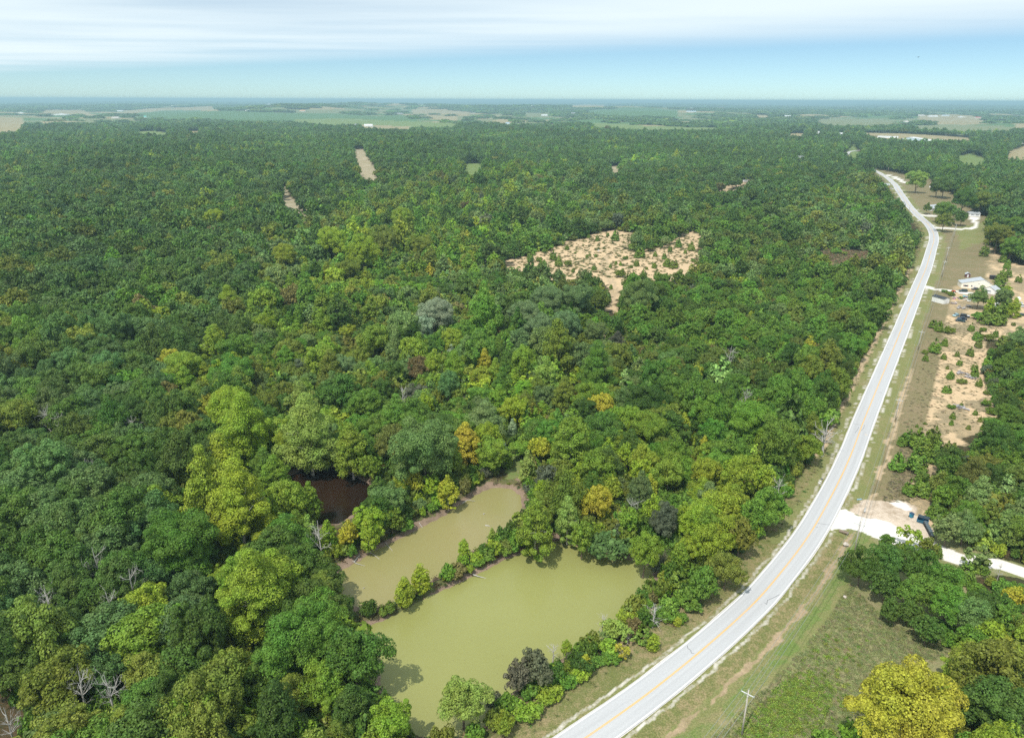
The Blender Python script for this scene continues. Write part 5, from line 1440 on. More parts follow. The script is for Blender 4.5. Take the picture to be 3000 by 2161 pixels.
# ---------------------------------------------------------------- dead trees, driftwood
M_DW = M_DEAD
dead_mesh = [raw_mesh('branches', *(lambda m: (m.v, m.f))(branch_mesh(900 + k, 'dead', dead=True)), [M_DEAD]) for k in range(5)]
for i, (u, v, vt, lab) in enumerate(DEAD):
    x, y, hgt = DEADP[i]
    e = empty('dead_tree' if 'bush' not in lab and 'shrub' not in lab else 'dead_shrub', (x, y, float(height(x, y)) - .1), i * 1.7)
    s = hgt / 2.7
    wide = 1.25 if ('white dead tree beside' in lab or 'shrub' in lab or 'bush' in lab) else .72
    e.scale = (s * wide, s * wide, s)
    tag(e, lab, 'dead tree' if e.name.startswith('dead_tree') else 'dead shrub', 'bleached dead trees')
    o = bpy.data.objects.new('branches', dead_mesh[i % 5]); C.objects.link(o); o.parent = e
def log(name, pts, r, lab, mat=M_DEAD, cat='log'):
    P = [(*unproj(u, v, -1.1), z) for u, v, z in pts]
    mb = MB(); c = P[0]
    mb.tube([(p[0] - c[0], p[1] - c[1], p[2] - c[2]) for p in P], [r * (1 - .6 * k / (len(P) - 1)) for k in range(len(P))], 6)
    o = mb.build(name, mat); o.location = c
    tag(o, lab, cat)
log('fallen_branch', [(1038, 1648, -.8), (1062, 1618, -.6), (1090, 1622, -.9), (1112, 1636, -1.25)], .16, 'long pale branch fallen into the upper pond from its left bank')
log('fallen_branch', [(1025, 1640, -.8), (1045, 1652, -.9), (1070, 1656, -1.2)], .12, 'lower pale branch lying in the left corner of the upper pond')
log('fallen_branch', [(1128, 1592, -.7), (1140, 1602, -1.0), (1150, 1612, -1.2)], .11, 'short branch dipping into the upper pond above the longest branch')
log('fallen_branch', [(1228, 1535, -.6), (1238, 1545, -1.2)], .12, 'stub of dead wood on the upper pond bank below the golden trees')
log('fallen_branch', [(1355, 1478, -.5), (1370, 1470, -.4), (1392, 1468, -1.0)], .14, 'bleached driftwood near the mud end of the upper pond')
log('floating_log', [(1422, 1538, -1.15), (1435, 1540, -1.1)], .22, 'dark log floating in the upper pond near its mud end')
log('floating_log', [(1415, 1505, -1.15), (1421, 1504, -.95)], .14, 'small stub poking out of the upper pond above the floating log')
log('floating_log', [(1064, 1722, -1.2), (1068, 1722, -.8)], .13, 'small stub standing in the left part of the upper pond')
log('fallen_branch', [(1386, 1686, -.7), (1400, 1690, -.8), (1424, 1692, -1.2)], .16, 'grey brushwood at the waterline of the bank between ponds')
log('fallen_branch', [(1640, 1580, -.5), (1650, 1595, -1.2)], .12, 'dead limb hanging into the lower pond at its far shore')

# ---------------------------------------------------------------- power line
M_POLE = simple('weathered_pole_wood', (.55, .50, .45), .85, var=.2, scale=1.0)
M_ARM = simple('grey_crossarm_wood', (.66, .67, .68), .7, var=.15)
M_INS = simple('pale_insulator', (.62, .72, .70), .3)
M_WIRE = simple('bare_wire', (.40, .43, .42), .45, metal=.4)
M_STEEL = simple('galvanised_steel', (.55, .57, .58), .5, metal=.5)
POLES = [((2173, 2151), 2020, True, 'utility pole nearest the camera, in the grass below the road'), ((2503, 1616), 1529, True, 'utility pole with dark crossarm beside the white gravel road'),
         ((2622, 1233), 1166, True, 'utility pole with pale crossarm in the sandy field'), ((2689.5, 1023), 967, True, 'utility pole with crossarm between the road and the parked cars'),
         ((2759, 810), 763.6, True, 'utility pole with a transformer across from the farmhouse'), ((2771.6, 762), 723, True, 'utility pole with crossarm on the brown lawn above the farmhouse'),
         ((2794, 696), 652, False, 'tall bare utility pole below the driveway loop'), ((2663, 618), 599, True, 'utility pole partly behind a cedar at the far road curve'), ((2627, 584), 562, True, 'utility pole on the grass verge left of the far road'),
         ((2600, 540), 530, False, 'short pole beside the parked white car'), ((2574, 528), 512, False, 'bare pole on the verge where the far road straightens'), ((2601, 503), 490, False, 'bare pole on the brown grass right of the far road'),
         ((2551, 493), 480, True, 'utility pole at the point where the road vanishes'), ((2521, 471), 453.5, True, 'utility pole beyond the crest of the road'), ((2489, 434), 423, True, 'farthest utility pole near the road beyond the crest')]
pole_top = []
for i, ((u, v), vt, arm, lab) in enumerate(POLES):
    x, y = unproj(u, v)
    hg = float(np.clip(top_height(u, vt, x, y), 6.5, 11.5))
    pole_top.append((x, y, hg, arm))
main = [0, 1, 2, 3, 4, 5, 6]
def line_dir(i):
    seq = [0, 1, 2, 3, 4, 5, 6, 7, 8, 12, 13, 14]
    if i in seq:
        k = seq.index(i); a = pole_top[seq[max(0, k - 1)]]; b = pole_top[seq[min(len(seq) - 1, k + 1)]]
        return math.atan2(b[1] - a[1], b[0] - a[0])
    return 1.2
armz = {}
for i, (x, y, hg, arm) in enumerate(pole_top):
    z0 = float(height(x, y))
    ang = line_dir(i) - math.pi / 2
    e = empty('utility_pole', (x, y, z0 - .2), ang)
    tag(e, POLES[i][3], 'utility pole', 'utility poles along the road')
    far = y > 420
    rr_ = .15 if not far else .19
    MB().tube([(0, 0, 0), (0, 0, hg * .5), (0, 0, hg + .2)], [rr_ * 1.15, rr_, rr_ * .8], 8).build('pole', M_POLE, e, True)
    if arm:
        MB().box(-1.25, 1.25, -.22, -.10, hg - .75, hg - .60).build('crossarm', M_ARM, e)
        mb = MB(); mb.tube([(-.75, -.24, hg - .68), (0, -.15, hg - 1.35)], .025, 4); mb.tube([(.75, -.24, hg - .68), (0, -.15, hg - 1.35)], .025, 4)
        mb.build('brace', M_STEEL, e)
        for xx in (-1.18, 1.18):
            MB().lathe([(.02, hg - .60), (.06, hg - .56), (.075, hg - .48), (.05, hg - .42), (.02, hg - .38)], 8, xx, -.16).build('insulator', M_INS, e)
    MB().lathe([(.02, hg + .2), (.06, hg + .24), (.075, hg + .32), (.05, hg + .38), (.02, hg + .42)], 8, 0, 0).build('insulator', M_INS, e)
    if i == 4:
        MB().lathe([(.02, hg - 2.3), (.26, hg - 2.3), (.28, hg - 1.5), (.2, hg - 1.35), (.02, hg - 1.33)], 12, 0, -.46).build('transformer', M_STEEL, e, True)
    # world positions of the four conductors
    ca, sa = math.cos(ang), math.sin(ang)
    if arm: pts = [(-1.18, -.16, hg - .60), (0, 0, hg + .20), (1.18, -.16, hg - .60), (.12, -.15, hg - 1.5)]
    else: pts = [(-.1, 0, hg), (0, 0, hg + .2), (.1, 0, hg), (.12, -.1, hg - 1.2)]
    armz[i] = [(x + a * ca - b * sa, y + a * sa + b * ca, z0 + c) for a, b, c in pts]
seq = [0, 1, 2, 3, 4, 5, 6, 7, 8, 12, 13, 14]
ox, oy = armz[0][1][0] - armz[1][1][0], armz[0][1][1] - armz[1][1][1]
for w, lab in enumerate(('left outer conductor wire of the roadside power line', 'topmost conductor wire of the roadside power line', 'right outer conductor wire of the roadside power line', 'low neutral wire of the roadside power line')):
    a0 = armz[0][w]
    P = [(a0[0] - 58, a0[1] - 62, a0[2])] + [armz[i][w] for i in seq]
    mb = MB()
    pts = []
    for k in range(len(P) - 1):
        a = np.array(P[k]); b = np.array(P[k + 1]); L_ = np.linalg.norm(b - a)
        sag = min(1.6, L_ * .012)
        for s in np.linspace(0, 1, 9)[(0 if k == 0 else 1):]:
            q = a + (b - a) * s; q[2] -= sag * 4 * s * (1 - s); pts.append(tuple(q))
    c = pts[1]
    mb.tube([(p[0] - c[0], p[1] - c[1], p[2] - c[2]) for p in pts], .028, 4)
    o = mb.build('power_line_wire', M_WIRE); o.location = c
    tag(o, lab, 'wire', 'power line wires')

# ---------------------------------------------------------------- buildings
MATS = {}
def M(name, col, **k):
    if name not in MATS: MATS[name] = simple(name, col, **k)
    return MATS[name]
M_GLASS = simple('dark_window_glass', (.03, .04, .05), .12, var=.02)
M_WW = M('white_siding', (.90, .90, .89), var=.05, scale=.6); M_CREAM = M('cream_siding', (.90, .86, .76), var=.05, scale=.6)
M_MET = M('pale_metal_roof', (.50, .53, .56), rough=.45, metal=.2, var=.08, scale=.5); M_DROOF = M('dark_shingle_roof', (.045, .055, .065), rough=.8); M_BROOF = M('brown_shingle_roof', (.28, .16, .12), rough=.85)
M_GROOF = M('grey_shingle_roof', (.27, .28, .30), rough=.85); M_TRIM = M('maroon_shutter', (.22, .05, .05)); M_DOOR = M('white_door', (.75, .76, .78), var=.03)
def building(name, lab, cat, x, y, rot, w, d, h, ridge, wall, roof, axis='x', ridge_at=.5, oh=.35, windows=(), doors=(), group=None, base=None):
    """front left corner at (x, y), front edge along local x; ridge height above eaves; axis of the ridge"""
    z0 = float(height(x, y)) if base is None else base
    e = empty(name, (x, y, z0 - .1), rot)
    tag(e, lab, cat, group)
    mb = MB()
    if axis == 'y':      # gable faces the front
        rx = w * ridge_at
        mb.prism([(0, 0), (w, 0), (w, h), (rx, h + ridge), (0, h)], 0, d)
        mb.build('wall', wall, e)
        r_ = MB(); t = .16
        sl1 = ridge / rx; sl2 = ridge / (w - rx)
        r_.prism([(-oh, h - oh * sl1 + .01), (rx, h + ridge + .01), (w + oh, h - oh * sl2 + .01), (w + oh, h - oh * sl2 + t), (rx, h + ridge + t), (-oh, h - oh * sl1 + t)], -oh, d + oh)
        r_.build('roof', roof, e)
    else:
        ry = d * ridge_at
        V = [(0, 0, 0), (0, d, 0), (0, d, h), (0, ry, h + ridge), (0, 0, h), (w, 0, 0), (w, d, 0), (w, d, h), (w, ry, h + ridge), (w, 0, h)]
        mb.add(V, [(0, 4, 3, 2, 1), (5, 6, 7, 8, 9), (0, 5, 9, 4), (1, 2, 7, 6), (0, 1, 6, 5)])
        mb.build('wall', wall, e)
        t = .16; s1 = ridge / ry; s2 = ridge / (d - ry)
        pr = [(-oh, h - oh * s1 + .01), (ry, h + ridge + .01), (d + oh, h - oh * s2 + .01), (d + oh, h - oh * s2 + t), (ry, h + ridge + t), (-oh, h - oh * s1 + t)]
        n = len(pr)
        V = [(-oh, a, b) for a, b in pr] + [(w + oh, a, b) for a, b in pr]
        F = [tuple(range(n - 1, -1, -1)), tuple(range(n, 2 * n))] + [(i, (i + 1) % n, (i + 1) % n + n, i + n) for i in range(n)]
        MB().add(V, F).build('roof', roof, e)
    for (wx, wz, ww, wh, sh) in windows:
        fr = MB()
        b = .07
        fr.box(wx, wx + ww, -.05, -.002, wz, wz + b).box(wx, wx + ww, -.05, -.002, wz + wh - b, wz + wh)
        fr.box(wx, wx + b, -.05, -.002, wz + b, wz + wh - b).box(wx + ww - b, wx + ww, -.05, -.002, wz + b, wz + wh - b)
        f = fr.build('window', M_DOOR, e)
        MB().box(wx + b, wx + ww - b, -.03, -.004, wz + b, wz + wh - b).build('pane', M_GLASS, f)
        if sh:
            for sx in (wx - .42, wx + ww + .04):
                MB().box(sx, sx + .38, -.04, -.003, wz, wz + wh).build('shutter', M_TRIM, f)
    for (wx, ww, wh, kind) in doors:
        dr = MB().box(wx, wx + ww, -.05, -.002, .12, wh).build('garage_door' if kind == 'g' else 'door', M_DOOR, e)
        if kind == 'g':
            MB().box(wx + .3, wx + ww - .3, -.07, -.052, wh * .66, wh * .84).build('pane', M_GLASS, dr)
        else:
            MB().box(wx + ww - .15, wx + ww - .08, -.10, -.052, wh * .45, wh * .5).build('handle', M_STEEL, dr)
    return e
def corners(a, b):
    A = unproj(*a); B = unproj(*b)
    return A[0], A[1], math.atan2(B[1] - A[1], B[0] - A[0]), math.hypot(B[0] - A[0], B[1] - A[1])
x, y, r, w = corners((2814.6, 843), (2905, 849))
building('farmhouse', 'long cream farmhouse with a pale metal roof beside the road', 'house', x, y, r, w, 8.0, 3.1, 3.0, M_CREAM, M_MET, 'y', .70, .2,
         windows=((1.6, 1.1, 1.9, 1.1, True), (5.4, 1.2, .8, 1.0, False), (9.2, 3.2, .6, .5, False)), doors=((7.0, .95, 2.1, 'd'),))
x, y, r, w = corners((2880, 857), (2912, 863.5))
building('garage', 'white gabled garage joined to the right end of the cream farmhouse', 'garage', x, y, r, w, 6.0, 2.9, 1.7, M_WW, M_MET, 'y', .5, .3, doors=((w * .2, w * .5, 2.4, 'g'),))
x, y, r, w = corners((2742, 880.5), (2763, 891))
A = unproj(2763, 891); B = unproj(2783, 890); rw = math.atan2(B[1] - A[1], B[0] - A[0])
building('shed', 'white shed with a dark roof between the road and the farmhouse', 'shed', A[0], A[1], math.radians(22), 4.6, 7.6, 3.1, .7, M_WW, M_DROOF, 'y', .5, .25, doors=((1.2, 1.6, 2.1, 'd'),))
x, y, r, w = corners((2828, 812), (2842, 813))
building('playhouse', 'tiny white and maroon playhouse behind the cream farmhouse', 'shed', x, y, r, 2.8, 2.8, 2.2, .9, M('maroon_siding', (.16, .07, .07)), M_MET, 'y', .5, .3, doors=((.9, .9, 2.0, 'd'),))
x, y, r, w = corners((2839, 634), (2871, 635))
building('garage', 'white two-door garage at the end of the driveway loop', 'garage', x, y, r, w, 10, 3.0, 1.3, M_WW, M_MET, 'x', .5, .4, doors=((1.2, w * .36, 2.5, 'g'), (w * .53, w * .36, 2.5, 'g')))
x, y, r, w = corners((2728, 618), (2752, 617))
building('house', 'pale house with a light grey roof behind the yard trees', 'house', x, y, .5, 13, 9, 2.8, 2.8, M_WW, M_MET, 'x', .5, .5, windows=((2, 1, 1.4, 1.2, False), (8, 1, 1.4, 1.2, False)), doors=((5.4, 1, 2.1, 'd'),))
x, y, r, w = corners((2722, 549), (2742, 550))
building('house', 'white house with a brown roof beside the far driveway', 'house', x, y, r, 14, 10, 3.2, 3.4, M_WW, M_BROOF, 'x', .5, .5, windows=((2, 1, 1.6, 1.3, False), (9, 1, 1.6, 1.3, False)), doors=((6, 1, 2.1, 'd'),))
x, y, r, w = corners((2338, 478), (2359, 478))
building('house', 'house with a steep grey roof standing alone in the wood', 'house', x, y, .35, 18, 13, 6.5, 6, M('tan_siding', (.42, .36, .28)), M_GROOF, 'x', .5, .6, windows=((3, 3.4, 2, 1.5, False), (11, 3.4, 2, 1.5, False)))
# long blue-white farm supply buildings
x, y, r, w = corners((2640, 412), (2705, 416))
building('warehouse', 'pale blue gabled warehouse at the right beyond the wood', 'warehouse', x, y, r, w, 40, 5.0, 4.5, M('pale_blue_siding', (.52, .66, .76)), M('white_metal_roof', (.72, .74, .76), rough=.5), 'y', .3, .6, doors=((w * .6, 5, 4, 'g'),))
x, y, r, w = corners((2706, 417), (2762, 420))
building('warehouse', 'long low white warehouse adjoining the pale blue warehouse', 'warehouse', x, y, r, w, 34, 4.6, 2.4, M_WW, M('white_metal_roof', (.72, .74, .76)), 'x', .5, .6, doors=((4, 5, 4, 'g'), (w * .5, 5, 4, 'g')))
x, y, r, w = corners((2570, 404), (2630, 407))
building('warehouse', 'long flat white roofed shed left of the pale blue warehouse', 'warehouse', x, y, r, w, 22, 4, 1.6, M_WW, M('white_metal_roof', (.72, .74, .76)), 'x')
FARB = [(170, 338, 42, 4, 'w', 'long white poultry house among trees at the far left'), (350, 327, 17, 5, 'w', 'white barn at the left end of the distant green field'), (507, 313, 12, 9, 'w', 'steep white barn above the distant green field'),
        (727, 325, 18, 5, 'w', 'white barn above the middle of the distant green field'), (886, 327, 17, 5, 'o', 'orange roofed building beyond the distant green field'), (794, 307, 24, 5, 'w', 'white farm buildings at the foot of the wooded ridge'),
        (57, 333, 18, 4, 'w', 'low pale building in the trees at the far left edge'), (425, 345, 7, 5, 't', 'small teal roofed shed below the distant green field'), (337, 347, 20, 4, 'p', 'pale low sheds in trees left of the teal roofed shed'), (348, 383, 9, 3, 'w', 'small white trailer by the pale clearing at the left'),
        (1079, 371, 24, 6, 'w', 'white farmhouse by the lane at the edge of the light green field'), (1045, 369, 12, 5, 'g', 'grey building just left of the white farmhouse by the light green field'), (1170, 302, 10, 9, 'w', 'white barn on the skyline at the top centre-left'), (1115, 298, 7, 6, 'w', 'tiny white building left of the skyline barn'),
        (1560, 312, 16, 6, 'w', 'white double barn on the wooded rise at the top centre'), (1388, 333, 16, 7, 'g', 'grey house beside the distant tan strips'), (1171, 335, 16, 6, 'g', 'pale roofed house at the right end of the green field'), (1487, 365, 11, 6, 'b', 'blue-grey roofed house in the trees at the centre'),
        (1507, 347, 8, 5, 'w', 'small white house above the blue-grey roofed house'), (1595, 340, 18, 4, 'w', 'white buildings on the pale strip near the top centre'), (1679, 334, 12, 6, 'g', 'grey roof left of the far green field on the right'), (2992, 422, 14, 5, 'w', 'white building at the right edge among trees'),
        (2309, 343, 17, 6, 'w', 'white barn by itself right of the top centre'), (2026, 329, 28, 8, 'b', 'big white and blue barn left of the wooded rise'), (2657, 359, 15, 7, 'p', 'pinkish grey barn among trees at the upper right'), (2399, 392, 13, 6, 'w', 'white house near the distant road right of centre'),
        (2465, 398, 16, 8, 'w', 'white shop building just above where the road disappears'), (2485, 397, 10, 6, 'g', 'grey shop building right of the white shop building'), (2735, 343, 26, 8, 'w', 'white hall in the distant farm yard at the upper right'), (2772, 341, 20, 9, 'b', 'pale blue hall in the distant farm yard'),
        (2820, 345, 20, 6, 'w', 'low white shed in the right half of the distant farm yard'), (2868, 347, 18, 5, 'r', 'red roofed shed at the right end of the distant farm yard'), (2700, 340, 20, 4, 'p', 'pale shed at the left end of the distant farm yard')]
RC = {'w': M('white_metal_roof', (.72, .74, .76)), 'o': M('orange_roof', (.60, .30, .12)), 't': M('teal_roof', (.03, .45, .38)), 'p': M('pinkish_roof', (.50, .44, .42)), 'g': M_GROOF, 'b': M('blue_grey_roof', (.34, .46, .56)), 'r': M('red_roof', (.45, .07, .06))}
for i, (u, v, w, hp, c, lab) in enumerate(FARB):
    x0, y0 = unproj(u - w / 2, v); x1, y1 = unproj(u + w / 2, v)
    k = ppm(x0, y0)
    Wd = w / k; Hh = min(hp / k, 9)
    e = building('farm_building' if 'house' not in lab or 'poultry' in lab else 'house', lab, 'building' if 'house' not in lab or 'poultry' in lab else 'house', x0, y0, math.atan2(y1 - y0, x1 - x0) * 0, Wd, Wd * .5, Hh * .55, Hh * .55,
                 M_WW if c != 'g' else M('grey_siding', (.45, .44, .42)), RC[c], 'x' if i % 3 else 'y', .5, .4, group='distant farm buildings')
# thin mast on the skyline
x, y = unproj(1942, 309)
e = empty('radio_mast', (x, y, float(height(x, y))), 0); tag(e, 'thin radio mast rising above the skyline right of the centre', 'mast')
hm = 15 / ppm(x, y)
MB().tube([(0, 0, 0), (0, 0, hm)], [hm * .02, hm * .006], 6).build('mast', M_STEEL, e)
MB().tube([(-hm * .02, 0, hm * .8), (hm * .02, 0, hm * .8)], hm * .008, 5).build('antenna', M_STEEL, e)

# ---------------------------------------------------------------- vehicles
M_TYRE = simple('tyre_rubber', (.02, .02, .02), .8); M_RIM = simple('wheel_rim', (.4, .4, .42), .4, metal=.6); M_LAMP = simple('headlight_lens', (.75, .78, .8), .15); M_TAIL = simple('tail_light', (.4, .02, .02), .3)
def vehicle(name, lab, u, v, ang, col, kind='sedan', group=None, hood=None):
    x, y = unproj(u, v)
    e = empty(name, (x, y, float(height(x, y))), ang)
    tag(e, lab, 'car' if kind in ('sedan', 'suv') else kind, group)
    paint = M('paint_%02d%02d%02d' % tuple(int(c * 99) for c in col), col, rough=.3, var=.06)
    if kind == 'sedan':
        L_, Wd = 4.6, 1.8
        body = [(-2.3, .35), (2.3, .35), (2.3, .72), (2.15, .88), (1.1, .98), (-1.75, .98), (-2.25, .9)]
        cab = [(1.05, .97), (.35, 1.42), (-1.05, 1.44), (-1.75, .97)]
    elif kind == 'suv':
        L_, Wd = 4.7, 1.9
        body = [(-2.35, .4), (2.35, .4), (2.35, .85), (2.2, 1.05), (1.1, 1.12), (-2.2, 1.15), (-2.33, 1.0)]
        cab = [(1.1, 1.11), (.5, 1.72), (-1.95, 1.75), (-2.25, 1.11)]
    elif kind == 'van':
        L_, Wd = 5.6, 2.0
        body = [(-2.8, .4), (2.8, .4), (2.8, .9), (2.6, 1.12), (1.9, 1.25), (1.2, 2.2), (-2.7, 2.3), (-2.8, 2.0)]
        cab = None
    elif kind == 'pickup':
        L_, Wd = 5.4, 1.9
        body = [(-2.7, .45), (2.7, .45), (2.7, .95), (2.5, 1.1), (1.2, 1.15), (-2.7, 1.1)]
        cab = [(1.15, 1.14), (.6, 1.78), (-.6, 1.8), (-.85, 1.14)]
    elif kind == 'camper':
        L_, Wd = 8.5, 2.5
        body = [(-4.25, .5), (4.25, .5), (4.25, 2.7), (4.0, 3.0), (-4.1, 3.0), (-4.25, 2.8)]
        cab = None
    mb = MB(); mb.prism(body, -Wd / 2, Wd / 2)
    b = mb.build('body', paint, e, False, .08)
    if cab:
        g = MB().prism([(a * .99, z - .02) for a, z in cab], -Wd / 2 + .10, Wd / 2 - .10).build('windows', M_GLASS, e)
        tx = [c for c in cab if c[1] > 1.3]
        MB().box(min(t[0] for t in tx) - .08, max(t[0] for t in tx) + .05, -Wd / 2 + .13, Wd / 2 - .13, tx[0][1] - .03, tx[0][1] + .05).build('roof', paint, e, False, .03)
        if hood: MB().box(cab[0][0] - .05, L_ / 2 - .25, -Wd / 2 + .12, Wd / 2 - .12, body[4][1] - .03, body[4][1] + .02).build('hood', M('hood_pale', hood), e)
    elif kind == 'van':
        MB().add([(1.98, -.82, 1.27), (1.98, .82, 1.27), (1.30, .82, 2.12), (1.30, -.82, 2.12)], [(0, 1, 2, 3)]).build('windscreen', M_GLASS, e)
        for s in (-1, 1):
            MB().box(.2, 1.1, s * Wd / 2 - .01 * (s < 0) , s * Wd / 2 + .012 * (s > 0), 1.35, 1.95).build('side_window', M_GLASS, e)
    else:
        for s in (-1, 1):
            mb = MB()
            for wx in (-3.0, -.8, 1.8): mb.box(wx, wx + 1.1, s * Wd / 2 - (.015 if s < 0 else 0), s * Wd / 2 + (.015 if s > 0 else 0), 1.6, 2.2)
            mb.build('side_windows', M_GLASS, e)
    for wx in (-L_ * .31, L_ * .31):
        for s in (-1, 1):
            wv = MB(); wv.tube([(wx, s * (Wd / 2 - .18), .34), (wx, s * (Wd / 2 + .03), .34)], .34, 12)
            w_ = wv.build('wheel', M_TYRE, e)
            if kind != 'camper':
                MB().tube([(wx, s * (Wd / 2 + .03), .34), (wx, s * (Wd / 2 + .05), .34)], .19, 10).build('rim', M_RIM, w_)
    for s in (-1, 1):
        if kind != 'camper': MB().box(L_ / 2 - .03, L_ / 2 + .02, s * Wd * .34 - .18, s * Wd * .34 + .18, .66, .82).build('headlight', M_LAMP, e)
        MB().box(-L_ / 2 - .02, -L_ / 2 + .04, s * Wd * .38 - .12, s * Wd * .38 + .12, .70, .88).build('tail_light', M_TAIL, e)
    return e
G = 'vehicles around the farmhouse'
vehicle('parked_car', 'dark green estate car on the gravel drive before the farmhouse', 2821, 855, math.radians(170), (.03, .06, .06), 'suv', G)
vehicle('parked_car', 'dark grey car by the farmhouse wall near the garage', 2857, 849, math.radians(185), (.06, .065, .08), 'sedan', G)
vehicle('parked_car', 'light blue car at the upper left of the parked cluster', 2800, 926, math.radians(215), (.32, .50, .56), 'sedan', G)
vehicle('parked_car', 'black car with a white hood in the parked cluster', 2826, 929, math.radians(-30), (.035, .04, .05), 'suv', G, hood=(.7, .72, .74))
vehicle('parked_car', 'dark blue car in the middle of the parked cluster', 2818, 936, math.radians(152), (.02, .035, .07), 'sedan', G)
vehicle('parked_car', 'dark teal car nearest the camera in the parked cluster', 2813, 942, math.radians(-28), (.02, .06, .075), 'sedan', G)
vehicle('parked_van', 'old white van parked under the trees below the farmhouse', 2919, 900, math.radians(235), (.74, .76, .78), 'van', G)
vehicle('pickup_truck', 'white pickup at the right edge past the trees', 2993, 900, math.radians(175), (.75, .76, .78), 'pickup', G)
vehicle('parked_car', 'dark green car at the right edge below the white pickup', 2992, 925, math.radians(10), (.02, .07, .07), 'sedan', G)
vehicle('camper_trailer', 'white camper parked on the sandy track in the wood', 2185, 534, .3, (.78, .79, .80), 'camper')
vehicle('parked_car', 'white car parked on the left verge of the far road', 2610, 554, 1.9, (.78, .80, .82), 'sedan')
vehicle('camper_trailer', 'white trailer left of the white car on the far verge', 2596, 544, 2.9, (.70, .78, .80), 'camper')
vehicle('parked_van', 'white van on the lane beside the distant light green field', 1092, 374, .1, (.78, .79, .8), 'van')

# ---------------------------------------------------------------- yard and roadside things
def px(u, v, dz=0.0):
    x, y = unproj(u, v); return x, y, float(height(x, y)) + dz
# above-ground pool
e = empty('swimming_pool', px(2919, 845)); tag(e, 'round above-ground pool with turquoise water right of the garage', 'pool')
MB().lathe([(2.5, 0), (2.5, 1.25), (2.62, 1.27), (2.62, 1.33), (2.42, 1.33), (2.42, 1.1)], 28).build('pool_wall', M('pale_pool_wall', (.62, .74, .78)), e)
MB().lathe([(.1, 1.04), (2.41, 1.05)], 28).build('pool_water', M('turquoise_water', (.12, .50, .52), rough=.08), e)
mb = MB()
for s in (-.35, .35): mb.tube([(s, -3.5, 0), (s, -2.75, 1.7), (s, -2.2, 1.2)], .05, 6)
for k in range(4): mb.tube([(-.35, -3.3 + .2 * k, .35 + .38 * k), (.35, -3.3 + .2 * k, .35 + .38 * k)], .04, 6)
mb.build('ladder', M_DOOR, e)
# dark box trailer
e = empty('box_trailer', px(2908, 818), -.2); tag(e, 'small black box trailer behind the farmhouse roof', 'trailer')
MB().box(-1.9, 1.9, -1.1, 1.1, .5, 2.6).build('box', M('black_paint', (.03, .03, .04), rough=.4), e, False, .05)
for s in (-1, 1): MB().tube([(0, s * 1.1, .35), (0, s * 1.3, .35)], .35, 12).build('wheel', M_TYRE, e)
MB().tube([(1.9, 0, .5), (3.0, 0, .45)], .06, 6).build('hitch', M_STEEL, e)
# orange mower
e = empty('garden_tractor', px(2793, 856), .4); tag(e, 'bright orange garden tractor at the left end of the drive', 'garden tractor')
M_OR = M('orange_paint', (.85, .13, .03), rough=.4)
MB().prism([(.0, .4), (1.3, .4), (1.3, .9), (1.1, 1.05), (0, 1.1)], -.4, .4).build('hood', M_OR, e, False, .05)
MB().prism([(-1.0, .45), (0, .45), (0, .6), (-.3, .65), (-.4, .95), (-1.0, 1.0)], -.6, .6).build('mudguard', M_OR, e, False, .04)
MB().box(-.85, -.35, -.28, .28, 1.0, 1.1).box(-.95, -.83, -.28, .28, 1.0, 1.5).build('seat', M_TYRE, e)
MB().tube([(.0, 0, 1.1), (-.18, 0, 1.45)], .03, 6).lathe([(.2, 1.44), (.2, 1.48)], 10, -.18, 0).build('steering_wheel', M_TYRE, e)
for wx, wr in ((-.7, .5), (1.0, .32)):
    for s in (-1, 1): MB().tube([(wx, s * .5, wr), (wx, s * .78, wr)], wr, 12).build('wheel', M_TYRE, e)
# tables, boards, junk
def table(u, v, lab, col, L_=2.4, rot=0.0):
    e = empty('table', px(u, v), rot); tag(e, lab, 'table')
    MB().box(-L_ / 2, L_ / 2, -.5, .5, .72, .78).build('table_top', M('board_%d' % int(col[0] * 99), col), e)
    for a in (-L_ / 2 + .12, L_ / 2 - .12):
        for b in (-.42, .42): MB().tube([(a, b, 0), (a, b, .72)], .04, 5).build('leg', M_STEEL, e)
table(2846, 862, 'long white table on the grass before the farmhouse', (.78, .76, .72), 3.4)
table(2846, 871, 'low pinkish white table below the long white table', (.66, .58, .55), 3.0, -.2)
table(2908, 879, 'pale plank table between the yard trees', (.60, .55, .48), 3.2)
def tub(u, v, lab, col, r=.5, h=.6):
    e = empty('plastic_tub', px(u, v)); tag(e, lab, 'tub', 'plastic tubs in the yard')
    m = M('plastic_%d_%d' % (int(col[0] * 99), int(col[2] * 99)), col, rough=.4)
    MB().lathe([(r * .75, 0), (r, h), (r * 1.08, h), (r * 1.08, h * .93), (r * .9, h * .9), (r * .7, .06)], 14).build('tub_body', m, e, True)
    MB().tube([(-r, 0, h * .9), (0, 0, h * 1.25), (r, 0, h * .9)], .03, 5).build('handle', M_STEEL, e)
tub(2824, 869, 'light blue tub among the yard junk', (.25, .60, .72), .8, .7); tub(2832, 871, 'bright blue tub right of the light blue tub', (.08, .35, .62), .7, .6); tub(2795, 877, 'pink tub by the dark roofed shed', (.72, .32, .55), .6, .6)
tub(2803, 878, 'yellow tub between the pink and blue tubs', (.72, .60, .28), .6, .6); tub(2812, 876, 'blue tub at the right of the yellow tub', (.10, .25, .60), .6, .6); tub(2795, 860, 'small white tub below the orange tractor', (.8, .8, .78), .45, .6)
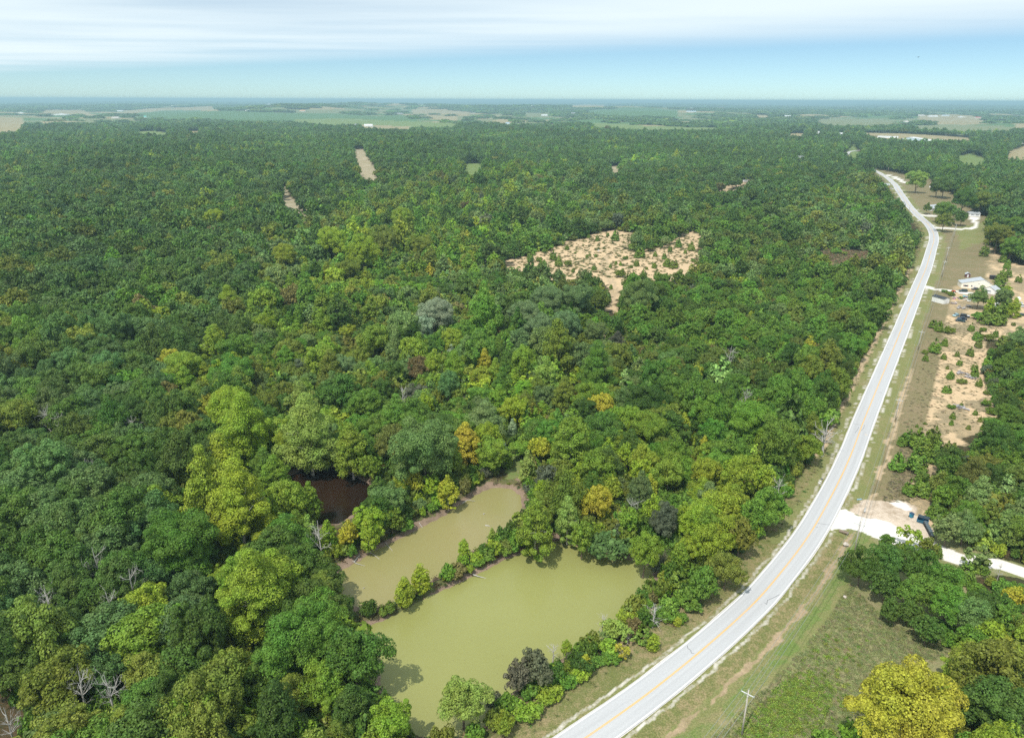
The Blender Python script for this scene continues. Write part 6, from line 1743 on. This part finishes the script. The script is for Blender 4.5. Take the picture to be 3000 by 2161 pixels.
def pile(u, v, lab, cols, n, spread, name='scrap_pile', seed=1, size=.9):
    e = empty(name, px(u, v)); tag(e, lab, 'scrap pile', 'scrap piles in the yard')
    r_ = np.random.default_rng(seed)
    for ci, c in enumerate(cols):
        mb = MB()
        for k in range(n):
            a = r_.uniform(0, 3.14); L_ = r_.uniform(.4, 1.3) * size; cx, cy = r_.normal(0, spread, 2); cz = r_.uniform(.05, .6)
            dx_, dy_ = math.cos(a) * L_, math.sin(a) * L_; wx, wy = -math.sin(a) * L_ * .3, math.cos(a) * L_ * .3
            b0 = [(cx - dx_ - wx, cy - dy_ - wy), (cx + dx_ - wx, cy + dy_ - wy), (cx + dx_ + wx, cy + dy_ + wy), (cx - dx_ + wx, cy - dy_ + wy)]
            tz = r_.uniform(-.2, .2, 4)
            mb.add([(q[0], q[1], cz + tz[j]) for j, q in enumerate(b0)] + [(q[0], q[1], cz + .12 + tz[j]) for j, q in enumerate(b0)], [(3, 2, 1, 0), (4, 5, 6, 7), (0, 1, 5, 4), (1, 2, 6, 5), (2, 3, 7, 6), (3, 0, 4, 7)])
        mb.build('scrap', M('scrap_%d%d%d' % tuple(int(q * 99) for q in c), c), e)
pile(2803, 874, 'mixed scrap heap right of the dark roofed shed', [(.5, .5, .52), (.10, .08, .12), (.55, .30, .35)], 6, 1.3, seed=2)
pile(2838, 880, 'large heap of white and grey scrap by the yard cedar', [(.75, .76, .76), (.30, .34, .30), (.45, .50, .52)], 7, 1.8, seed=3)
pile(2828, 874, 'dark red scrap beside the blue tubs', [(.20, .05, .05), (.08, .08, .1)], 4, .9, seed=4)
pile(2793, 889, 'low dark scrap pile at the corner of the shed', [(.20, .18, .18), (.5, .42, .42)], 6, 1.1, seed=5)
pile(2822, 903, 'grey brushwood heap left of a second heap in the dry yard', [(.42, .40, .39), (.30, .28, .27)], 9, 1.3, 'brush_pile', 6, 1.1)
pile(2838, 898, 'smaller grey brushwood heap to the right of the first', [(.42, .40, .39), (.30, .28, .27)], 6, .9, 'brush_pile', 7, .9)
pile(2818, 1093, 'grey brush heap in the upper part of the sandy field', [(.38, .36, .37), (.28, .27, .28)], 9, 1.1, 'brush_pile', 8, .9)
pile(2845, 1107, 'long grey brush heap right of the field cedars', [(.38, .36, .37), (.28, .27, .28)], 9, 1.2, 'brush_pile', 9, .9)
pile(2815, 1193, 'grey brush heap in the middle of the sandy field', [(.38, .36, .37), (.28, .27, .28)], 9, 1.2, 'brush_pile', 10, .9)
pile(1755, 735, 'pale scrap sheets on the bare clearing', [(.75, .75, .76)], 5, 1.5, seed=11)
e = empty('stock_rack', px(2984, 893), .3); tag(e, 'grey slatted rack standing at the right edge of the yard', 'rack')
mb = MB()
for k in range(9): mb.box(-2.0 + k * .48, -1.9 + k * .48, -.9, .9, .5, 1.7)
mb.build('slats', M_ARM, e); MB().box(-2.1, 2.1, -1.0, 1.0, .35, .48).build('base', M_STEEL, e)
e = empty('storage_tank', px(2984, 877)); tag(e, 'small white domed tank at the right edge of the yard', 'tank')
MB().lathe([(1.2, 0), (1.25, .7), (1.0, 1.2), (.5, 1.45), (.1, 1.5)], 16).build('tank_body', M_WW, e, True); MB().lathe([(.22, 1.42), (.22, 1.62), (.05, 1.64)], 10).build('cap', M_STEEL, e)

# dumpster, bins on the gravel pad
M_BLUE = M('blue_steel_paint', (.022, .15, .26), rough=.45, var=.15, scale=1.5); M_LID = M('dark_plastic_lid', (.035, .05, .065), rough=.5)
A = unproj(2694, 1522); B = unproj(2706, 1535)
e = empty('dumpster', px(2702, 1530), math.radians(-38)); tag(e, 'open blue steel dumpster on the dirt edge of the gravel turning', 'dumpster')
w2, d2 = 1.35, .95
V = [(-w2, -d2 * .8, .15), (w2, -d2 * .8, .15), (w2, d2, .15), (-w2, d2, .15), (-w2, -d2 * 1.15, 1.15), (w2, -d2 * 1.15, 1.15), (w2, d2, 1.6), (-w2, d2, 1.6)]
Vi = [(x_ * .95, y_ * .94, z_ + (.06 if k < 4 else 0)) for k, (x_, y_, z_) in enumerate(V)]
MB().add(V + Vi, [(3, 2, 1, 0), (0, 1, 5, 4), (1, 2, 6, 5), (2, 3, 7, 6), (3, 0, 4, 7), (8, 9, 10, 11), (8, 12, 13, 9), (9, 13, 14, 10), (10, 14, 15, 11), (11, 15, 12, 8), (4, 5, 13, 12), (5, 6, 14, 13), (6, 7, 15, 14), (7, 4, 12, 15)]).build('container', M_BLUE, e)
MB().box(-w2 - .1, w2 + .1, d2 - .05, d2 + .1, 1.55, 1.68).build('rim', M_BLUE, e)
for s in (-1, 1):
    MB().add([(s * .05, d2, 1.66), (s * w2, d2, 1.66), (s * w2, -d2 * .2, 1.46), (s * .05, -d2 * .2, 1.46), (s * .05, d2, 1.70), (s * w2, d2, 1.70), (s * w2, -d2 * .2, 1.50), (s * .05, -d2 * .2, 1.50)],
             [(3, 2, 1, 0), (4, 5, 6, 7), (0, 1, 5, 4), (1, 2, 6, 5), (2, 3, 7, 6), (3, 0, 4, 7)]).build('lid', M_LID, e)
    MB().box(s * (w2 + .02) - .06, s * (w2 + .02) + .06, -.5, .6, .7, .85).build('lifting_pocket', M_BLUE, e)
def wheelie(u, v, rot, lab, mbody, mlid, sc_=1.0, group=None):
    e = empty('trash_bin', px(u, v), rot); e.scale = (sc_,) * 3
    tag(e, lab, 'trash bin', group)
    MB().add([(-.26, -.30, .06), (.26, -.30, .06), (.26, .28, .06), (-.26, .28, .06), (-.33, -.40, 1.0), (.33, -.40, 1.0), (.33, .36, 1.0), (-.33, .36, 1.0)],
             [(3, 2, 1, 0), (4, 5, 6, 7), (0, 1, 5, 4), (1, 2, 6, 5), (2, 3, 7, 6), (3, 0, 4, 7)]).build('bin_body', mbody, e, False, .02)
    MB().prism([(-.36, 1.0), (.36, 1.0), (.33, 1.10), (-.33, 1.10)], -.43, .40).build('lid', mlid, e, False, .02)
    MB().tube([(-.25, .45, 1.02), (.25, .45, 1.02)], .03, 6).build('handle', mlid, e)
    for s in (-1, 1): MB().tube([(s * .24, .34, .12), (s * .31, .34, .12)], .12, 10).build('wheel', M_TYRE, e)
M_BLK = M('black_bin_plastic', (.025, .03, .035), rough=.45); M_GLID = M('grey_bin_lid', (.10, .13, .15), rough=.4); M_BPL = M('blue_bin_plastic', (.02, .22, .36), rough=.4)
wheelie(2669, 1515, .3, 'blue wheeled bin standing alone on the gravel pad', M_BPL, M('navy_bin_lid', (.03, .06, .12)), 1.35, 'wheeled bins')
nb = 9
names = ['black bin at the dumpster end of the bin row', 'second black bin from the dumpster', 'third black bin from the dumpster', 'fourth black bin from the dumpster', 'middle black bin of the bin row',
         'sixth black bin from the dumpster', 'third black bin from the near end of the row', 'second black bin from the near end of the row', 'black bin at the near end of the bin row']
for k in range(nb):
    s = k / (nb - 1)
    wheelie(2709.5 + 21 * s, 1538 + 39 * s, math.radians(-62), names[k], M_BLK, M_GLID, 1.12, 'wheeled bins')
# mailboxes
M_BOX = M('white_mailbox', (.75, .77, .8), rough=.4); M_DBOX = M('dark_mailbox', (.10, .12, .16), rough=.4)
def mailbox(u, v, mat, lab, rot=.6):
    e = empty('mailbox', px(u, v), rot); tag(e, lab, 'mailbox', 'roadside mailboxes')
    MB().tube([(0, 0, 0), (0, 0, 1.05)], .055, 6).build('post', M_POLE, e)
    pr = [(-.16, 1.05), (.16, 1.05), (.16, 1.22), (.11, 1.32), (0, 1.36), (-.11, 1.32), (-.16, 1.22)]
    MB().prism(pr, -.32, .32).build('box', mat, e)
    MB().box(.165, .18, -.1, -.04, 1.2, 1.45).build('flag', M('red_flag', (.6, .04, .03)), e)
    MB().box(-.13, .13, -.35, -.325, 1.08, 1.28).build('door', mat, e)
mailbox(2399, 1424, M_BOX, 'white mailbox nearest the camera on the left verge'); mailbox(2402, 1419, M_BOX, 'white mailbox between two mailboxes on the left verge'); mailbox(2406, 1412, M_DBOX, 'dark mailbox farthest along the left verge group')
mailbox(2670, 823, M_DBOX, 'dark mailbox on the left verge across from the farmhouse drive'); mailbox(2700, 625, M_DBOX, 'dark mailbox at the short driveway on the far curve')
e = empty('road_sign', px(2516, 1470), math.radians(5)); tag(e, 'small blue and white roadside sign board above the gravel turning', 'sign')
for s in (-.5, .5): MB().tube([(s, 0, 0), (s, 0, 1.0)], .04, 6).build('post', M_POLE, e)
MB().box(-.75, .75, -.03, .03, .75, 1.15).build('panel', M('blue_sign_face', (.10, .38, .60)), e)
MB().box(-.72, .72, -.045, -.032, 1.02, 1.12).build('white_band', M_BOX, e)
e = empty('utility_pedestal', px(2533, 1498)); tag(e, 'small white utility pedestal beside the gravel turning', 'pedestal')
MB().box(-.16, .16, -.16, .16, 0, 1.0).build('cabinet', M_BOX, e, False, .02); MB().box(-.19, .19, -.19, .19, 1.0, 1.08).build('cap', M_STEEL, e)
e = empty('culvert_pipe', px(2474, 1560), 1.0); tag(e, 'open end of a culvert pipe in the grass by the gravel road', 'culvert')
MB().tube([(0, -1.0, .15), (0, 1.4, .15)], .42, 16).build('pipe', M('rusty_corrugated_steel', (.22, .17, .13), metal=.3), e); MB().tube([(0, -1.02, .15), (0, -1.01, .15)], .36, 16).build('opening_shade', M('pipe_shadow', (.01, .01, .01)), e)  # black disc paints the inside shade onto the closed pipe end
# stones and litter on the pad edge
def boulder(u, v, s, lab, seed):
    r_ = np.random.default_rng(seed)
    bm = bmesh.new(); bmesh.ops.create_icosphere(bm, subdivisions=2, radius=s)
    for q in bm.verts: q.co *= 1 + r_.normal(0, .09); q.co.z *= .6
    me = bpy.data.meshes.new('rock'); bm.to_mesh(me); bm.free(); me.materials.append(M('pale_rock', (.52, .46, .40), rough=.9, var=.2))
    o = obj('rock', me, None, px(u, v, s * .15)); tag(o, lab, 'rock')
boulder(2478, 1594, .7, 'pale rock in the grass below the culvert pipe', 3); boulder(2475, 1748, .45, 'small pale rock at the edge of the oak clump', 4); boulder(2537, 1275, .6, 'grey rock on the right verge below the sandy field pole', 5)
# bird
e = empty('bird', tuple(Vector((0, 0, CAMH)) + (Vector(ROT @ Vector(((2690 - W0 / 2) / FPX, -(168 - H0 / 2) / FPX, -1.0)))) * 190), .5)
tag(e, 'single dark bird gliding in the clear sky at the upper right', 'bird')
mb = MB()
mb.tube([(-.28, 0, 0), (-.1, 0, .02), (.12, 0, .02), (.24, 0, .03), (.32, 0, .02)], [.02, .07, .08, .05, .01], 8)
mb.add([(.10, .05, .03), (-.08, .05, .03), (-.12, .42, .14), (-.05, .85, .06), (.06, .45, .14)], [(0, 4, 2, 1), (4, 3, 2)])
mb.add([(.10, -.05, .03), (-.08, -.05, .03), (-.12, -.42, .14), (-.05, -.85, .06), (.06, -.45, .14)], [(1, 2, 4, 0), (2, 3, 4)])
mb.add([(-.25, 0, 0), (-.48, .12, 0), (-.48, -.12, 0)], [(0, 1, 2)])
mb.build('bird_body', M('dark_feathers', (.04, .04, .045)), e)

# ---------------------------------------------------------------- haze
mb = MB().box(-48000, 48000, -3000, 60000, -95, 124)
hm_ = bpy.data.materials.new('haze'); hm_.use_nodes = True
ht = hm_.node_tree
for n in list(ht.nodes): ht.nodes.remove(n)
ho = ht.nodes.new('ShaderNodeOutputMaterial'); hv = ht.nodes.new('ShaderNodeVolumePrincipled')
hv.inputs['Color'].default_value = (.55, .84, .95, 1); hv.inputs['Density'].default_value = 1.1e-4; hv.inputs['Anisotropy'].default_value = .1
ht.links.new(hv.outputs[0], ho.inputs['Volume'])
o = mb.build('haze', hm_); tag(o, 'thin blue haze over the distant country', 'haze', kind='stuff')
